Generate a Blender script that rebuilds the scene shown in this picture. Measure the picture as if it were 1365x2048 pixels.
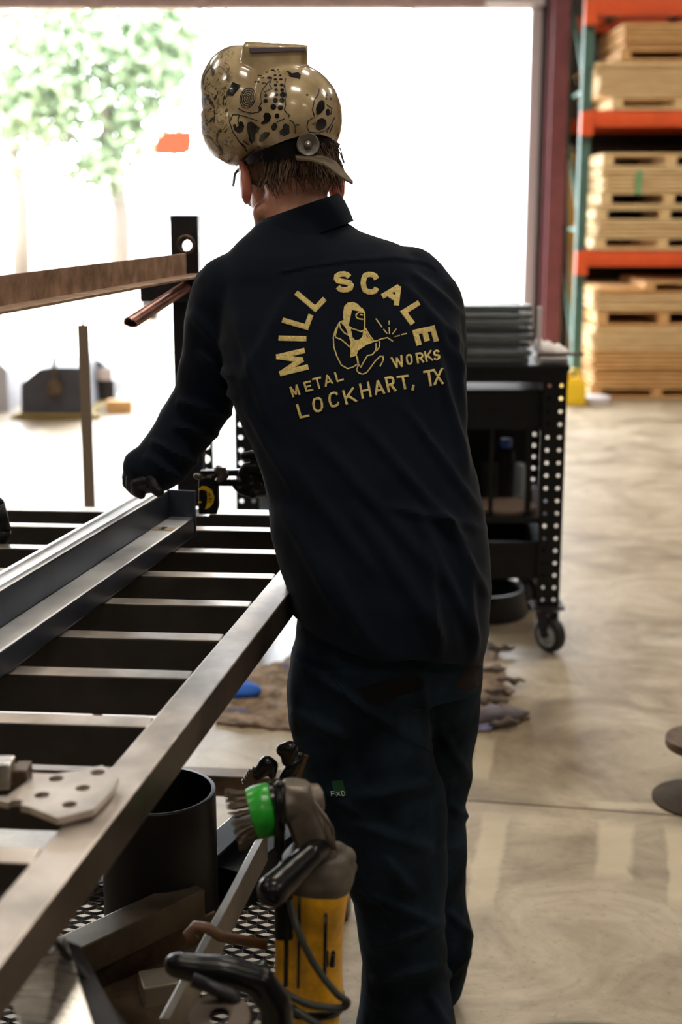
import bpy, bmesh, math, random
from mathutils import Vector, Matrix, noise
from mathutils.bvhtree import BVHTree
from mathutils.geometry import delaunay_2d_cdt
PI = math.pi
S = bpy.context.scene
COL = S.collection
for o_ in list(bpy.data.objects): bpy.data.objects.remove(o_)

# ---------------------------------------------------------------- camera
F = 2700.0; CX, CY = 682.5, 1024.0
PITCH = math.atan((CY - 410) / F)
CAMZ = 1.6
cam_d = bpy.data.cameras.new('camera'); cam = bpy.data.objects.new('camera', cam_d); COL.objects.link(cam)
cam.location = (0, 0, CAMZ); cam.rotation_euler = (PI / 2 - PITCH, 0, 0)
cam_d.sensor_fit = 'VERTICAL'; cam_d.sensor_height = 36; cam_d.lens = 36 * F / 2048
cam_d.clip_start = 0.05; cam_d.clip_end = 400
cam_d.dof.use_dof = True; cam_d.dof.focus_distance = 2.26; cam_d.dof.aperture_fstop = cam_d.lens / 1000 / 0.0145
S.camera = cam
# ---------------------------------------------------------------- world, sun, lamps, exposure
W = bpy.data.worlds.new('sky'); S.world = W; W.use_nodes = True
bg = W.node_tree.nodes['Background']; bg.inputs[0].default_value = (0.88, 0.94, 1.0, 1); bg.inputs[1].default_value = 17.0
sd = bpy.data.lights.new('sun', 'SUN'); sd.energy = 9.0; sd.angle = 0.02; sd.color = (1, .97, .9)
so = bpy.data.objects.new('sun', sd); COL.objects.link(so); so.rotation_euler = (math.radians(38), 0, math.radians(-14))
pd = bpy.data.lights.new('door_daylight', 'AREA'); pd.shape = 'RECTANGLE'; pd.size = 9.2; pd.size_y = 3.25; pd.cycles.is_portal = True
po = bpy.data.objects.new('door_daylight', pd); COL.objects.link(po); po.location = (-2.9, 12.75, 1.68); po.rotation_euler = (-PI / 2, 0, 0)
LAMPS = [(x, y) for y in (-2.6, 1.2, 5.0, 8.8) for x in (-3.4, 0.6, 4.6)]
for i, (x, y) in enumerate(LAMPS):
    ld = bpy.data.lights.new('ceiling_lamp_light', 'AREA'); ld.shape = 'RECTANGLE'; ld.size = 1.15; ld.size_y = .35
    ld.energy = {-2.6: 9, 1.2: 20, 5.0: 30, 8.8: 62}[y]; ld.color = (1, .92, .80); ld.spread = math.radians(150)
    lo = bpy.data.objects.new('ceiling_lamp_light', ld); COL.objects.link(lo); lo.location = (x, y, 5.02)
S.view_settings.view_transform = 'Standard'; S.view_settings.look = 'None'; S.view_settings.gamma = 1
S.view_settings.use_curve_mapping = False; S.view_settings.exposure = 0.25
S.cycles.use_denoising = True; S.cycles.max_bounces = 8; S.cycles.sample_clamp_indirect = 6

# ---------------------------------------------------------------- helpers
def ray(px, py):
    x = (px - CX) / F; y = -(py - CY) / F; c, s = math.cos(PITCH), math.sin(PITCH)
    return Vector((x, c + y * s, -s + y * c))
def U(px, py, Y):
    d = ray(px, py); return Vector((0, 0, CAMZ)) + d * (Y / d.y)
def G(px, py, z=0.0):
    d = ray(px, py); return Vector((0, 0, CAMZ)) + d * ((z - CAMZ) / d.z)
def depth_axis(Y, z): return Y * math.cos(PITCH) - (z - CAMZ) * math.sin(PITCH)

def rgb(r, g, b):
    f = lambda v: (v / 255 / 12.92) if v / 255 <= .04045 else ((v / 255 + .055) / 1.055) ** 2.4
    return (f(r), f(g), f(b), 1)
def mat(name, col, rough=.6, metal=0.0, var=0.0, scale=8.0, bump=0.0, bscale=60.0, col2=None, coat=0.0, stretch=(1, 1, 1), rvar=0.0, sheen=0, spec=.5):
    m = bpy.data.materials.new(name); m.use_nodes = True; nt = m.node_tree; n = nt.nodes; L = nt.links
    b = n['Principled BSDF']; b.inputs['Base Color'].default_value = col; b.inputs['Roughness'].default_value = rough
    b.inputs['Metallic'].default_value = metal; b.inputs['Coat Weight'].default_value = coat; b.inputs['Specular IOR Level'].default_value = spec
    if sheen: b.inputs['Sheen Weight'].default_value = sheen; b.inputs['Sheen Roughness'].default_value = .5
    tc = n.new('ShaderNodeTexCoord'); mp = n.new('ShaderNodeMapping'); mp.inputs['Scale'].default_value = stretch
    L.new(tc.outputs['Object'], mp.inputs[0])
    if var or col2:
        t = n.new('ShaderNodeTexNoise'); t.inputs['Scale'].default_value = scale; t.inputs['Detail'].default_value = 6; t.inputs['Roughness'].default_value = .6
        L.new(mp.outputs[0], t.inputs[0])
        cr = n.new('ShaderNodeValToRGB'); cr.color_ramp.elements[0].position = .35; cr.color_ramp.elements[1].position = .65
        c2 = col2 or tuple(min(1, c * (1 + var)) for c in col[:3]) + (1,)
        c1 = tuple(c * (1 - var) for c in col[:3]) + (1,)
        cr.color_ramp.elements[0].color = c1; cr.color_ramp.elements[1].color = c2
        L.new(t.outputs[0], cr.inputs[0]); L.new(cr.outputs[0], b.inputs['Base Color'])
        if rvar:
            mr = n.new('ShaderNodeMapRange'); mr.inputs[3].default_value = max(0.05, rough - rvar); mr.inputs[4].default_value = min(1, rough + rvar)
            L.new(t.outputs[0], mr.inputs[0]); L.new(mr.outputs[0], b.inputs['Roughness'])
    if bump:
        t2 = n.new('ShaderNodeTexNoise'); t2.inputs['Scale'].default_value = bscale; t2.inputs['Detail'].default_value = 4
        L.new(mp.outputs[0], t2.inputs[0])
        bp = n.new('ShaderNodeBump'); bp.inputs['Strength'].default_value = bump; bp.inputs['Distance'].default_value = .01
        L.new(t2.outputs[0], bp.inputs['Height']); L.new(bp.outputs[0], b.inputs['Normal'])
    return m

def tag(o, label=None, cat=None, group=None, kind=None):
    if label: o['label'] = label
    if cat: o['category'] = cat
    if group: o['group'] = group
    if kind: o['kind'] = kind
    return o
def link(name, me, mats, parent=None, smooth=False, bevel=0.0, auto=False):
    o = bpy.data.objects.new(name, me); COL.objects.link(o)
    for m in (mats if isinstance(mats, (list, tuple)) else [mats]): me.materials.append(m)
    if smooth:
        for p in me.polygons: p.use_smooth = True
    if auto: me.set_sharp_from_angle(angle=math.radians(40))
    if parent:
        o.parent = parent; o.matrix_parent_inverse = Matrix.Identity(4)
        M = world_of(parent).inverted(); me.transform(M)
    if bevel:
        bv = o.modifiers.new('bevel', 'BEVEL'); bv.width = bevel; bv.segments = 2; bv.limit_method = 'ANGLE'
    return o
def world_of(o):
    M = Matrix.Translation(o.location) @ o.rotation_euler.to_matrix().to_4x4()
    return world_of(o.parent) @ M if o.parent else M
def empty(name, loc, label=None, cat=None, group=None):
    o = bpy.data.objects.new(name, None); COL.objects.link(o); o.location = loc; o.empty_display_size = .05
    tag(o, label, cat, group); return o

class B:
    """collects shapes given in world space, build() links them as one mesh"""
    def __init__(s): s.bm = bmesh.new()
    def box(s, c, size, R=None, mi=0):
        r = bmesh.ops.create_cube(s.bm, size=1.0); M = Matrix.Translation(c) @ (R.to_4x4() if R else Matrix.Identity(4)) @ Matrix.Diagonal((*size, 1))
        bmesh.ops.transform(s.bm, matrix=M, verts=r['verts'])
        if mi:
            for f in {f for v in r['verts'] for f in v.link_faces}: f.material_index = mi
        return s
    def bar(s, p0, p1, w, h, up=Vector((0, 0, 1)), mi=0, hollow=0.0):
        p0 = Vector(p0); p1 = Vector(p1); y = (p1 - p0).normalized(); x = y.cross(up).normalized(); z = x.cross(y)
        R = Matrix((x, y, z)).transposed()
        if not hollow: return s.box((p0 + p1) / 2, (w, (p1 - p0).length, h), R, mi)
        def ring(p, a, b): return [s.bm.verts.new(p + x * sx * a / 2 + z * sz * b / 2) for sx, sz in ((-1, -1), (1, -1), (1, 1), (-1, 1))]
        o0, o1 = ring(p0, w, h), ring(p1, w, h); i0, i1 = ring(p0, w - 2 * hollow, h - 2 * hollow), ring(p1, w - 2 * hollow, h - 2 * hollow)
        for k in range(4):
            j = (k + 1) % 4
            for q in ((o0[k], o0[j], o1[j], o1[k]), (i0[j], i0[k], i1[k], i1[j]), (o0[j], o0[k], i0[k], i0[j]), (o1[k], o1[j], i1[j], i1[k])):
                s.bm.faces.new(q)
        bmesh.ops.recalc_face_normals(s.bm, faces=list({f for v in o0 + o1 for f in v.link_faces} | {f for v in i0 + i1 for f in v.link_faces}))
        return s
    def tube(s, pts, rad, seg=12, cap=True, mi=0):
        pts = [Vector(p) for p in pts]; n = len(pts); rs = rad if isinstance(rad, (list, tuple)) else [rad] * n
        t0 = (pts[1] - pts[0]).normalized(); a = Vector((0, 0, 1)) if abs(t0.z) < .9 else Vector((1, 0, 0)); u = t0.cross(a).normalized()
        rings = []
        for i, p in enumerate(pts):
            t = (pts[min(i + 1, n - 1)] - pts[max(i - 1, 0)]).normalized(); u = (u - t * u.dot(t)).normalized(); v = t.cross(u)
            rings.append([s.bm.verts.new(p + (u * math.cos(2 * PI * k / seg) + v * math.sin(2 * PI * k / seg)) * rs[i]) for k in range(seg)])
        for a_, b_ in zip(rings, rings[1:]):
            for k in range(seg):
                f = s.bm.faces.new((a_[k], a_[(k + 1) % seg], b_[(k + 1) % seg], b_[k])); f.material_index = mi
        if cap:
            s.bm.faces.new(list(reversed(rings[0]))).material_index = mi; s.bm.faces.new(rings[-1]).material_index = mi
        return s
    def lathe(s, c, axis, prof, seg=32, mi=0):
        """prof: list of (r, h) along axis from c"""
        c = Vector(c); t = Vector(axis).normalized(); a = Vector((0, 0, 1)) if abs(t.z) < .9 else Vector((1, 0, 0)); u = t.cross(a).normalized(); v = t.cross(u)
        rings = []
        for r, h in prof:
            if r <= 1e-6: rings.append([s.bm.verts.new(c + t * h)])
            else: rings.append([s.bm.verts.new(c + t * h + (u * math.cos(2 * PI * k / seg) + v * math.sin(2 * PI * k / seg)) * r) for k in range(seg)])
        for A, C in zip(rings, rings[1:]):
            for k in range(seg):
                j = (k + 1) % seg
                q = [A[k % len(A)], A[j % len(A)], C[j % len(C)], C[k % len(C)]]
                q2 = []
                for x in q:
                    if x not in q2: q2.append(x)
                if len(q2) > 2:
                    f = s.bm.faces.new(q2); f.material_index = mi
        return s
    def ball(s, c, r, R=None, sub=3, mi=0):
        if not isinstance(r, (tuple, list)): r = (r, r, r)
        q = bmesh.ops.create_icosphere(s.bm, subdivisions=sub, radius=1.0)
        bmesh.ops.transform(s.bm, matrix=Matrix.Translation(c) @ (R.to_4x4() if R else Matrix.Identity(4)) @ Matrix.Diagonal((*r, 1)), verts=q['verts'])
        if mi:
            for f in {f for v in q['verts'] for f in v.link_faces}: f.material_index = mi
        return s
    def capsule(s, p0, p1, r0, r1, seg=16):
        p0 = Vector(p0); p1 = Vector(p1)
        s.tube([p0, p1], [r0, r1], seg); s.ball(p0, r0, sub=2); s.ball(p1, r1, sub=2); return s
    def chain(s, pts, rs, seg=14):
        for i in range(len(pts) - 1): s.capsule(pts[i], pts[i + 1], rs[i], rs[i + 1], seg)
        return s
    def prism(s, poly, n, holes=None, mi=0):
        """poly: world points (planar), extruded by vector n"""
        n = Vector(n); a = [s.bm.verts.new(Vector(p)) for p in poly]; b = [s.bm.verts.new(Vector(p) + n) for p in poly]
        k = len(a); fs = [s.bm.faces.new(list(reversed(a))), s.bm.faces.new(b)]
        for i in range(k): fs.append(s.bm.faces.new((a[i], a[(i + 1) % k], b[(i + 1) % k], b[i])))
        for f in fs: f.material_index = mi
        bmesh.ops.recalc_face_normals(s.bm, faces=fs); return s
    def loft(s, rings, cap=True, close=True, mi=0):
        R = [[s.bm.verts.new(Vector(p)) for p in r] for r in rings]; n = len(R[0])
        for a, b in zip(R, R[1:]):
            for k in range(n if close else n - 1):
                s.bm.faces.new((a[k], a[(k + 1) % n], b[(k + 1) % n], b[k])).material_index = mi
        if cap: s.bm.faces.new(list(reversed(R[0]))); s.bm.faces.new(R[-1])
        return s
    def build(s, name, m, parent=None, smooth=False, bevel=0.0, auto=False, norm=False):
        if norm: bmesh.ops.recalc_face_normals(s.bm, faces=s.bm.faces)
        me = bpy.data.meshes.new(name); s.bm.to_mesh(me); s.bm.free()
        return link(name, me, m, parent, smooth, bevel, auto)

def evald(o):
    dg = bpy.context.evaluated_depsgraph_get(); dg.update(); e = o.evaluated_get(dg); return bpy.data.meshes.new_from_object(e)
def remesh(b, voxel, smooth_it=2, smooth_f=.5):
    """voxel union of everything collected in b -> mesh datablock in world space"""
    me = bpy.data.meshes.new('tmp'); bmesh.ops.recalc_face_normals(b.bm, faces=b.bm.faces); b.bm.to_mesh(me); b.bm.free()
    o = bpy.data.objects.new('tmp', me); COL.objects.link(o)
    r = o.modifiers.new('r', 'REMESH'); r.mode = 'VOXEL'; r.voxel_size = voxel
    if smooth_it: sm = o.modifiers.new('s', 'SMOOTH'); sm.iterations = smooth_it; sm.factor = smooth_f
    out = evald(o); bpy.data.objects.remove(o); return out
def boolean(me, cutter_b, op='DIFFERENCE'):
    """apply a boolean with the mesh in cutter_b"""
    cm = bpy.data.meshes.new('c'); bmesh.ops.recalc_face_normals(cutter_b.bm, faces=cutter_b.bm.faces); cutter_b.bm.to_mesh(cm); cutter_b.bm.free()
    o = bpy.data.objects.new('tmp', me); c = bpy.data.objects.new('cut', cm); COL.objects.link(o); COL.objects.link(c)
    md = o.modifiers.new('b', 'BOOLEAN'); md.object = c; md.operation = op; md.solver = 'EXACT'
    out = evald(o); bpy.data.objects.remove(o); bpy.data.objects.remove(c); return out
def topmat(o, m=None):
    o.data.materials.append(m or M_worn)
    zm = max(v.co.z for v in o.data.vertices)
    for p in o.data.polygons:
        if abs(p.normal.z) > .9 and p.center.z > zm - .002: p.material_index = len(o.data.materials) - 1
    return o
def struct(o): o['kind'] = 'structure'; return o

# ---------------------------------------------------------------- materials
M_floor = mat('concrete_floor', rgb(200, 178, 142), .42)
def floor_nodes():
    nt = M_floor.node_tree; n = nt.nodes; L = nt.links; b = n['Principled BSDF']
    tc = n.new('ShaderNodeTexCoord'); 
    mp = n.new('ShaderNodeMapping'); mp.inputs['Scale'].default_value = (1.1, 1.3, 1); mp.inputs['Rotation'].default_value = (0, 0, .12); L.new(tc.outputs['Object'], mp.inputs[0])
    t = n.new('ShaderNodeTexNoise'); t.inputs['Scale'].default_value = 2.2; t.inputs['Detail'].default_value = 12; t.inputs['Roughness'].default_value = .7; t.inputs['Distortion'].default_value = 1.3
    L.new(mp.outputs[0], t.inputs[0])
    cr = n.new('ShaderNodeValToRGB'); e = cr.color_ramp.elements; e[0].position = .30; e[0].color = rgb(122, 108, 92); e[1].position = .70; e[1].color = rgb(190, 178, 158)
    x = cr.color_ramp.elements.new(.5); x.color = rgb(162, 148, 126)
    L.new(t.outputs[0], cr.inputs[0])
    t2 = n.new('ShaderNodeTexNoise'); t2.inputs['Scale'].default_value = 1.1; t2.inputs['Detail'].default_value = 5; t2.inputs['Distortion'].default_value = 1.4; L.new(mp.outputs[0], t2.inputs[0])
    c2 = n.new('ShaderNodeValToRGB'); c2.color_ramp.elements[0].position = .28; c2.color_ramp.elements[0].color = (.5, .46, .42, 1); c2.color_ramp.elements[1].position = .46; c2.color_ramp.elements[1].color = (1, 1, 1, 1)
    L.new(t2.outputs[0], c2.inputs[0])
    mx = n.new('ShaderNodeMix'); mx.data_type = 'RGBA'; mx.blend_type = 'MULTIPLY'; mx.inputs[0].default_value = .8; L.new(cr.outputs[0], mx.inputs[6]); L.new(c2.outputs[0], mx.inputs[7])
    # long wavy trowel and drag marks
    w = n.new('ShaderNodeTexWave'); w.wave_type = 'BANDS'; w.bands_direction = 'Y'; w.inputs['Scale'].default_value = 1.1; w.inputs['Distortion'].default_value = 9; w.inputs['Detail'].default_value = 4; w.inputs['Detail Scale'].default_value = 1.6
    L.new(mp.outputs[0], w.inputs[0])
    c3 = n.new('ShaderNodeValToRGB'); c3.color_ramp.elements[0].position = 0; c3.color_ramp.elements[0].color = (.6, .56, .5, 1); c3.color_ramp.elements[1].position = .25; c3.color_ramp.elements[1].color = (1, 1, 1, 1); L.new(w.outputs[0], c3.inputs[0])
    m2 = n.new('ShaderNodeMix'); m2.data_type = 'RGBA'; m2.blend_type = 'MULTIPLY'; m2.inputs[0].default_value = .16; L.new(mx.outputs[2], m2.inputs[6]); L.new(c3.outputs[0], m2.inputs[7])
    # speckle
    v = n.new('ShaderNodeTexNoise'); v.inputs['Scale'].default_value = 45; v.inputs['Detail'].default_value = 6; v.inputs['Roughness'].default_value = .75; L.new(tc.outputs['Object'], v.inputs[0])
    c4 = n.new('ShaderNodeValToRGB'); c4.color_ramp.elements[0].position = .3; c4.color_ramp.elements[0].color = (.45, .4, .36, 1); c4.color_ramp.elements[1].position = .45; c4.color_ramp.elements[1].color = (1, 1, 1, 1); L.new(v.outputs[0], c4.inputs[0])
    m3 = n.new('ShaderNodeMix'); m3.data_type = 'RGBA'; m3.blend_type = 'MULTIPLY'; m3.inputs[0].default_value = .6; L.new(m2.outputs[2], m3.inputs[6]); L.new(c4.outputs[0], m3.inputs[7])
    def rect(src, x0, y0, x1, y1, col, fac, wpx=None, soft=.32):
        p0, p1 = G(x0, y0), G(x1, y1); dv = p1 - p0; w_ = (wpx or 60) / F * p0.y * 1.05
        mp_ = n.new('ShaderNodeMapping'); mp_.vector_type = 'TEXTURE'; c = (p0 + p1) / 2
        mp_.inputs['Location'].default_value = (c.x, c.y, 0); mp_.inputs['Rotation'].default_value = (0, 0, math.atan2(dv.y, dv.x)); mp_.inputs['Scale'].default_value = (dv.length / 2, w_ / 2, 1)
        nz = n.new('ShaderNodeTexNoise'); nz.inputs['Scale'].default_value = 9; nz.inputs['Detail'].default_value = 4; L.new(tc.outputs['Object'], nz.inputs[0])
        ad = n.new('ShaderNodeMix'); ad.data_type = 'VECTOR'; ad.inputs[0].default_value = .035; L.new(tc.outputs['Object'], ad.inputs[4]); L.new(nz.outputs['Color'], ad.inputs[5])
        L.new(ad.outputs[1], mp_.inputs[0]); ab = n.new('ShaderNodeVectorMath'); ab.operation = 'ABSOLUTE'; L.new(mp_.outputs[0], ab.inputs[0])
        sx = n.new('ShaderNodeSeparateXYZ'); L.new(ab.outputs[0], sx.inputs[0]); mxx = n.new('ShaderNodeMath'); mxx.operation = 'MAXIMUM'; L.new(sx.outputs[0], mxx.inputs[0]); L.new(sx.outputs[1], mxx.inputs[1])
        r_ = n.new('ShaderNodeMapRange'); r_.inputs[1].default_value = 1; r_.inputs[2].default_value = 1 - soft; r_.inputs[3].default_value = 0; r_.inputs[4].default_value = fac; L.new(mxx.outputs[0], r_.inputs[0])
        q = n.new('ShaderNodeMix'); q.data_type = 'RGBA'; L.new(r_.outputs[0], q.inputs[0]); L.new(src, q.inputs[6]); q.inputs[7].default_value = col; return q.outputs[2]
    s_ = m3.outputs[2]
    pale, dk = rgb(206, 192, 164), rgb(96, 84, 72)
    s_ = rect(s_, 1242, 1672, 1238, 1800, pale, .6, 78); s_ = rect(s_, 1362, 1680, 1375, 1860, pale, .6, 50); s_ = rect(s_, 1006, 1655, 968, 1870, pale, .5, 60); s_ = rect(s_, 1180, 1640, 1400, 1652, pale, .5, 36)
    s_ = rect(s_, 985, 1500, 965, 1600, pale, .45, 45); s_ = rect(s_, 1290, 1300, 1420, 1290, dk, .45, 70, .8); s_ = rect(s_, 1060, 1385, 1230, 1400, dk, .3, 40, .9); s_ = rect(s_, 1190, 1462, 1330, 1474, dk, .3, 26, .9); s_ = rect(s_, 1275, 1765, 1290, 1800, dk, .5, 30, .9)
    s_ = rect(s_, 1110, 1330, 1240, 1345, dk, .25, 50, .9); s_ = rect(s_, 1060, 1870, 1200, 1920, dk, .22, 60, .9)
    L.new(s_, b.inputs['Base Color'])
    mr = n.new('ShaderNodeMapRange'); mr.inputs[3].default_value = .28; mr.inputs[4].default_value = .6; L.new(t.outputs[0], mr.inputs[0]); L.new(mr.outputs[0], b.inputs['Roughness'])
floor_nodes()
M_wall = mat('corrugated_wall', rgb(96, 84, 82), .5, var=.15, scale=3)
M_ceil = mat('ceiling_panel', rgb(120, 118, 114), .8)
M_white = mat('white_trim', rgb(214, 208, 212), .5)
M_pink = mat('door_bottom_rail', rgb(178, 152, 150), .5, var=.1)
M_maroon = mat('maroon_column', rgb(112, 58, 66), .5, var=.15, scale=6)
M_green = mat('rack_green', rgb(76, 108, 98), .5, var=.15)
M_orange = mat('rack_orange', rgb(222, 88, 40), .45, var=.08)
M_pine = mat('pine_wood', rgb(216, 178, 124), .65, col2=rgb(234, 204, 156), var=.12, scale=9, stretch=(.6, 6, 6))
M_pine2 = mat('pine_wood_orange', rgb(204, 152, 94), .65, col2=rgb(224, 178, 120), var=.12, scale=9, stretch=(.6, 6, 6))
M_black = mat('black_painted_steel', rgb(16, 18, 20), .45, var=.3, scale=20, spec=.25)
M_dark = mat('dark_steel', rgb(48, 47, 50), .4, metal=.6, var=.35, scale=14, rvar=.15, bump=.05)
M_steel = mat('mill_scale_steel', rgb(92, 82, 76), .38, metal=.7, var=.35, scale=7, rvar=.14, bump=.04, stretch=(1, 1, 1))
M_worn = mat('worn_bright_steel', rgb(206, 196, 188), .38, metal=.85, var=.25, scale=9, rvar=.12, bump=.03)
M_scale = mat('black_mill_scale', rgb(42, 38, 36), .5, metal=.2, var=.35, scale=14, rvar=.1, bump=.04)
M_tube_shade = mat('shaded_blue_steel', rgb(70, 76, 90), .4, metal=.6, var=.25, scale=6, rvar=.1)  # workpiece sides and end, shade put into the colour
M_tube_lit = mat('skylit_blue_grey_steel', rgb(232, 234, 238), .5, metal=.9, var=.15, scale=6, rvar=.12, bump=.03)  # workpiece top faces, sky reflection put into the pale colour
M_rust = mat('rusty_steel', rgb(160, 130, 108), .55, metal=.3, col2=rgb(192, 160, 136), var=.35, scale=22, rvar=.1, bump=.06)
M_brown = mat('rusty_brown_steel', rgb(94, 78, 64), .45, metal=.6, var=.4, scale=18, rvar=.12, bump=.05)
M_chrome = mat('bright_ground_steel', rgb(200, 196, 190), .28, metal=.95, var=.2, scale=30, rvar=.1, bump=.04, stretch=(1, 8, 1))
M_copper = mat('copper_tube', rgb(150, 112, 104), .35, metal=.7, var=.3, scale=30)
M_rubber = mat('black_rubber', rgb(20, 20, 21), .55)
M_shirt = None
M_yellow = mat('yellow_plastic', rgb(238, 196, 30), .45)
M_yellowt = mat('yellow_tool_plastic', rgb(216, 158, 22), .42, var=.35, scale=26, rvar=.1)
M_plastic = mat('black_plastic', rgb(16, 17, 19), .25, spec=.3)
M_gearbox = mat('cast_aluminium', rgb(112, 104, 94), .42, metal=.55, var=.25, scale=20)
M_greenp = mat('green_guard_paint', rgb(32, 150, 38), .3, var=.15, scale=20)
M_wire = mat('brush_wire', rgb(84, 72, 60), .4, metal=.6)
M_grime = mat('grimy_grey_plastic', rgb(86, 78, 68), .6, var=.3, scale=40)

# ================================================================ the setting
b = B(); b.box((0, 20, -.05), (70, 80, .1)); fl = struct(b.build('floor', M_floor))
WY = 12.6
b = B()
jx = U(1054, 300, WY).x
xl = -7.4; top = U(600, 21, WY).z
def corr(b, x0, x1, z0, z1, y, pitch=.3, axis=0):
    x = x0; pr = []
    while x < x1 - 1e-4:
        w = min(pitch, x1 - x)
        for (f, d) in ((0, 0), (.35, 0), (.45, .03), (.62, .03), (.72, 0)):
            if f * pitch <= w: pr.append((x + f * pitch, d))
        x += pitch
    pr.append((x1, 0))
    back = [(x1, .1), (x0, .1)]
    def P(a, d, z): return Vector((a, y - d, z)) if axis == 0 else Vector((y - d, a, z))
    pts = [P(a, d, z0) for a, d in pr] + [P(a, -d, z0) for a, d in back]
    b.prism(pts, (0, 0, z1 - z0)); return b
corr(b, jx + .1, 9.2, 0, 5.5, WY); corr(b, -9.2, xl, 0, 5.5, WY); corr(b, xl, jx + .1, top + .25, 5.5, WY)
for z in (1.0, 2.17, 3.6): b.box((5.5, WY - .07, z), (7, .06, .1), mi=1)
struct(b.build('wall_back', [M_wall, M_black]))
b = B(); corr(b, -6.3, WY + .2, 0, 5.5, 9.1, axis=1); struct(b.build('wall_right', M_wall))
b = B(); corr(b, -6.3, WY + .2, 0, 5.5, -9, axis=1); struct(b.build('wall_left', M_wall))
b = B(); b.box((0, -6.1, 2.75), (18.4, .2, 5.5)); struct(b.build('wall_rear', M_wall))
b = B(); b.box((0, 3.3, 5.5), (19, 19.6, .12))
for x in range(-8, 9, 2): b.box((x, 3.3, 5.36), (.08, 18.5, .2))
struct(b.build('ceiling', M_ceil))
# roll-up door edge at the top of the opening, with its ribs
b = B(); b.box(((xl + jx) / 2, WY - .05, top + .13), (jx - xl, .05, .26))
b.box(((xl + jx) / 2, WY - .1, top + .03), (jx - xl, .07, .06)); b.box(((xl + jx) / 2, WY - .1, top + .25), (jx - xl, .07, .05))
for px in (-150, 195, 405, 818): b.box((U(px, 8, WY).x, WY - .1, top + .13), (.09, .08, .26))
struct(b.build('door_1', M_pink))
b = B(); b.box((jx + .045, WY - .03, 1.8), (.08, .18, 3.6)); b.box((jx + .0, WY - .14, 1.7), (.04, .06, 3.4)); struct(b.build('trim_1', M_white))
b = B(); b.box((U(1026, 8, WY).x, WY - .14, top + .16), (.5, .14, .28)); struct(b.build('trim_2', M_white))
# purple-red I column
Yc = 12.2
t = empty('steel_column', (U(1125, 600, Yc).x, Yc, 0), 'maroon painted steel I-beam column between the open doorway and the green rack', 'column')
x0 = U(1094, 300, Yc).x; x1 = U(1128, 300, Yc).x; xm = (x0 + x1) / 2 
b = B(); b.box((xm, Yc - .14, 2.7), (x1 - x0, .02, 5.4)); b.build('flange', M_maroon, t)
b = B(); b.box((xm, Yc + .12, 2.7), (x1 - x0, .02, 5.4)); b.build('flange', M_maroon, t)
b = B(); b.box((xm, Yc, 2.7), (.015, .25, 5.4)); b.build('web', M_maroon, t)
# ceiling lamps
M_lamp = bpy.data.materials.new('lamp_diffuser'); M_lamp.use_nodes = True
e_ = M_lamp.node_tree.nodes['Principled BSDF']; e_.inputs['Emission Color'].default_value = (1, .88, .7, 1); e_.inputs['Emission Strength'].default_value = 14
for i, (x, y) in enumerate(LAMPS):
    t = empty('ceiling_lamp', (x, y, 5.04), 'long white ceiling lamp hung from the shop roof, ' + ['rearmost row', 'row above the photographer', 'middle row', 'row nearest the doorway'][i // 3] + ', ' + ['left', 'centre', 'right'][i % 3], 'lamp', 'ceiling lamps')
    b = B(); b.box((x, y, 5.1), (1.2, .4, .1)); b.build('lamp_housing', M_white, t)
    b = B(); b.box((x, y, 5.045), (1.15, .35, .01)); b.build('diffuser', M_lamp, t)
    b = B(); b.tube([(x, y, 5.14), (x, y, 5.46)], .01, 6); b.build('hanger', M_dark, t)

# control joint lines cut in the floor
b = B(); p0 = G(900, 1598); p1 = G(1365, 1632); d = (p1 - p0).normalized(); b.bar(p0 - d * 6 + Vector((0, 0, .0004)), p1 + d * 6 + Vector((0, 0, .0004)), .005, .0012)
struct(b.build('trim_3', mat('floor_joint', rgb(66, 52, 42), .8)))

# ================================================================ pallet rack
RY = 11.4
def RX(px, py): return U(px, py, RY).x
def RZ(py): return U(1250, py, RY).z
rx = RX(1165, 400)
t = empty('pallet_rack', (rx, RY, 0), 'tall pallet rack with green uprights and orange beams against the corrugated wall', 'rack')
ux = [rx, rx + 2.9]
for X in ux:
    for yy in (RY, RY + 1.0):
        b = B(); b.box((X, yy, 2.4), (.085, .07, 4.8)); b.box((X - .03, yy - .04, 2.4), (.02, .02, 4.8)); b.box((X, yy, .01), (.14, .12, .02))
        b.build('upright', M_green, t, bevel=.003)
    b = B()
    for k in range(4):
        z = .3 + k * 1.1; b.bar((X, RY, z), (X, RY + 1, z + .9), .03, .03); b.bar((X, RY, z), (X, RY + 1, z), .03, .03)
    b.build('brace', M_green, t)
beamz = []
for yy_t, yy_b in ((-2, 33), (222, 254), (500, 532)):
    zt, zb = RZ(yy_t), RZ(yy_b); beamz.append(zt)
    for yy in (RY - .06, RY + 1.06):
        b = B(); b.box(((ux[0] + ux[1]) / 2, yy, (zt + zb) / 2), (ux[1] - ux[0] - .02, .05, zt - zb))
        b.box(((ux[0] + ux[1]) / 2, yy - .008, (zt + zb) / 2 + .01), (ux[1] - ux[0] - .1, .05, zt - zb - .05))
        for X in ux: b.box((X + (.0), yy - .01, (zt + zb) / 2 - .04), (.1, .07, zt - zb + .06))
        b.build('beam', M_orange, t, bevel=.004)
    b = B()
    for k in range(5): b.box((ux[0] + .35 + k * .55, RY + .5, zt - .03), (.06, 1.05, .03))
    b.build('deck_support', M_green, t)

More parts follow.
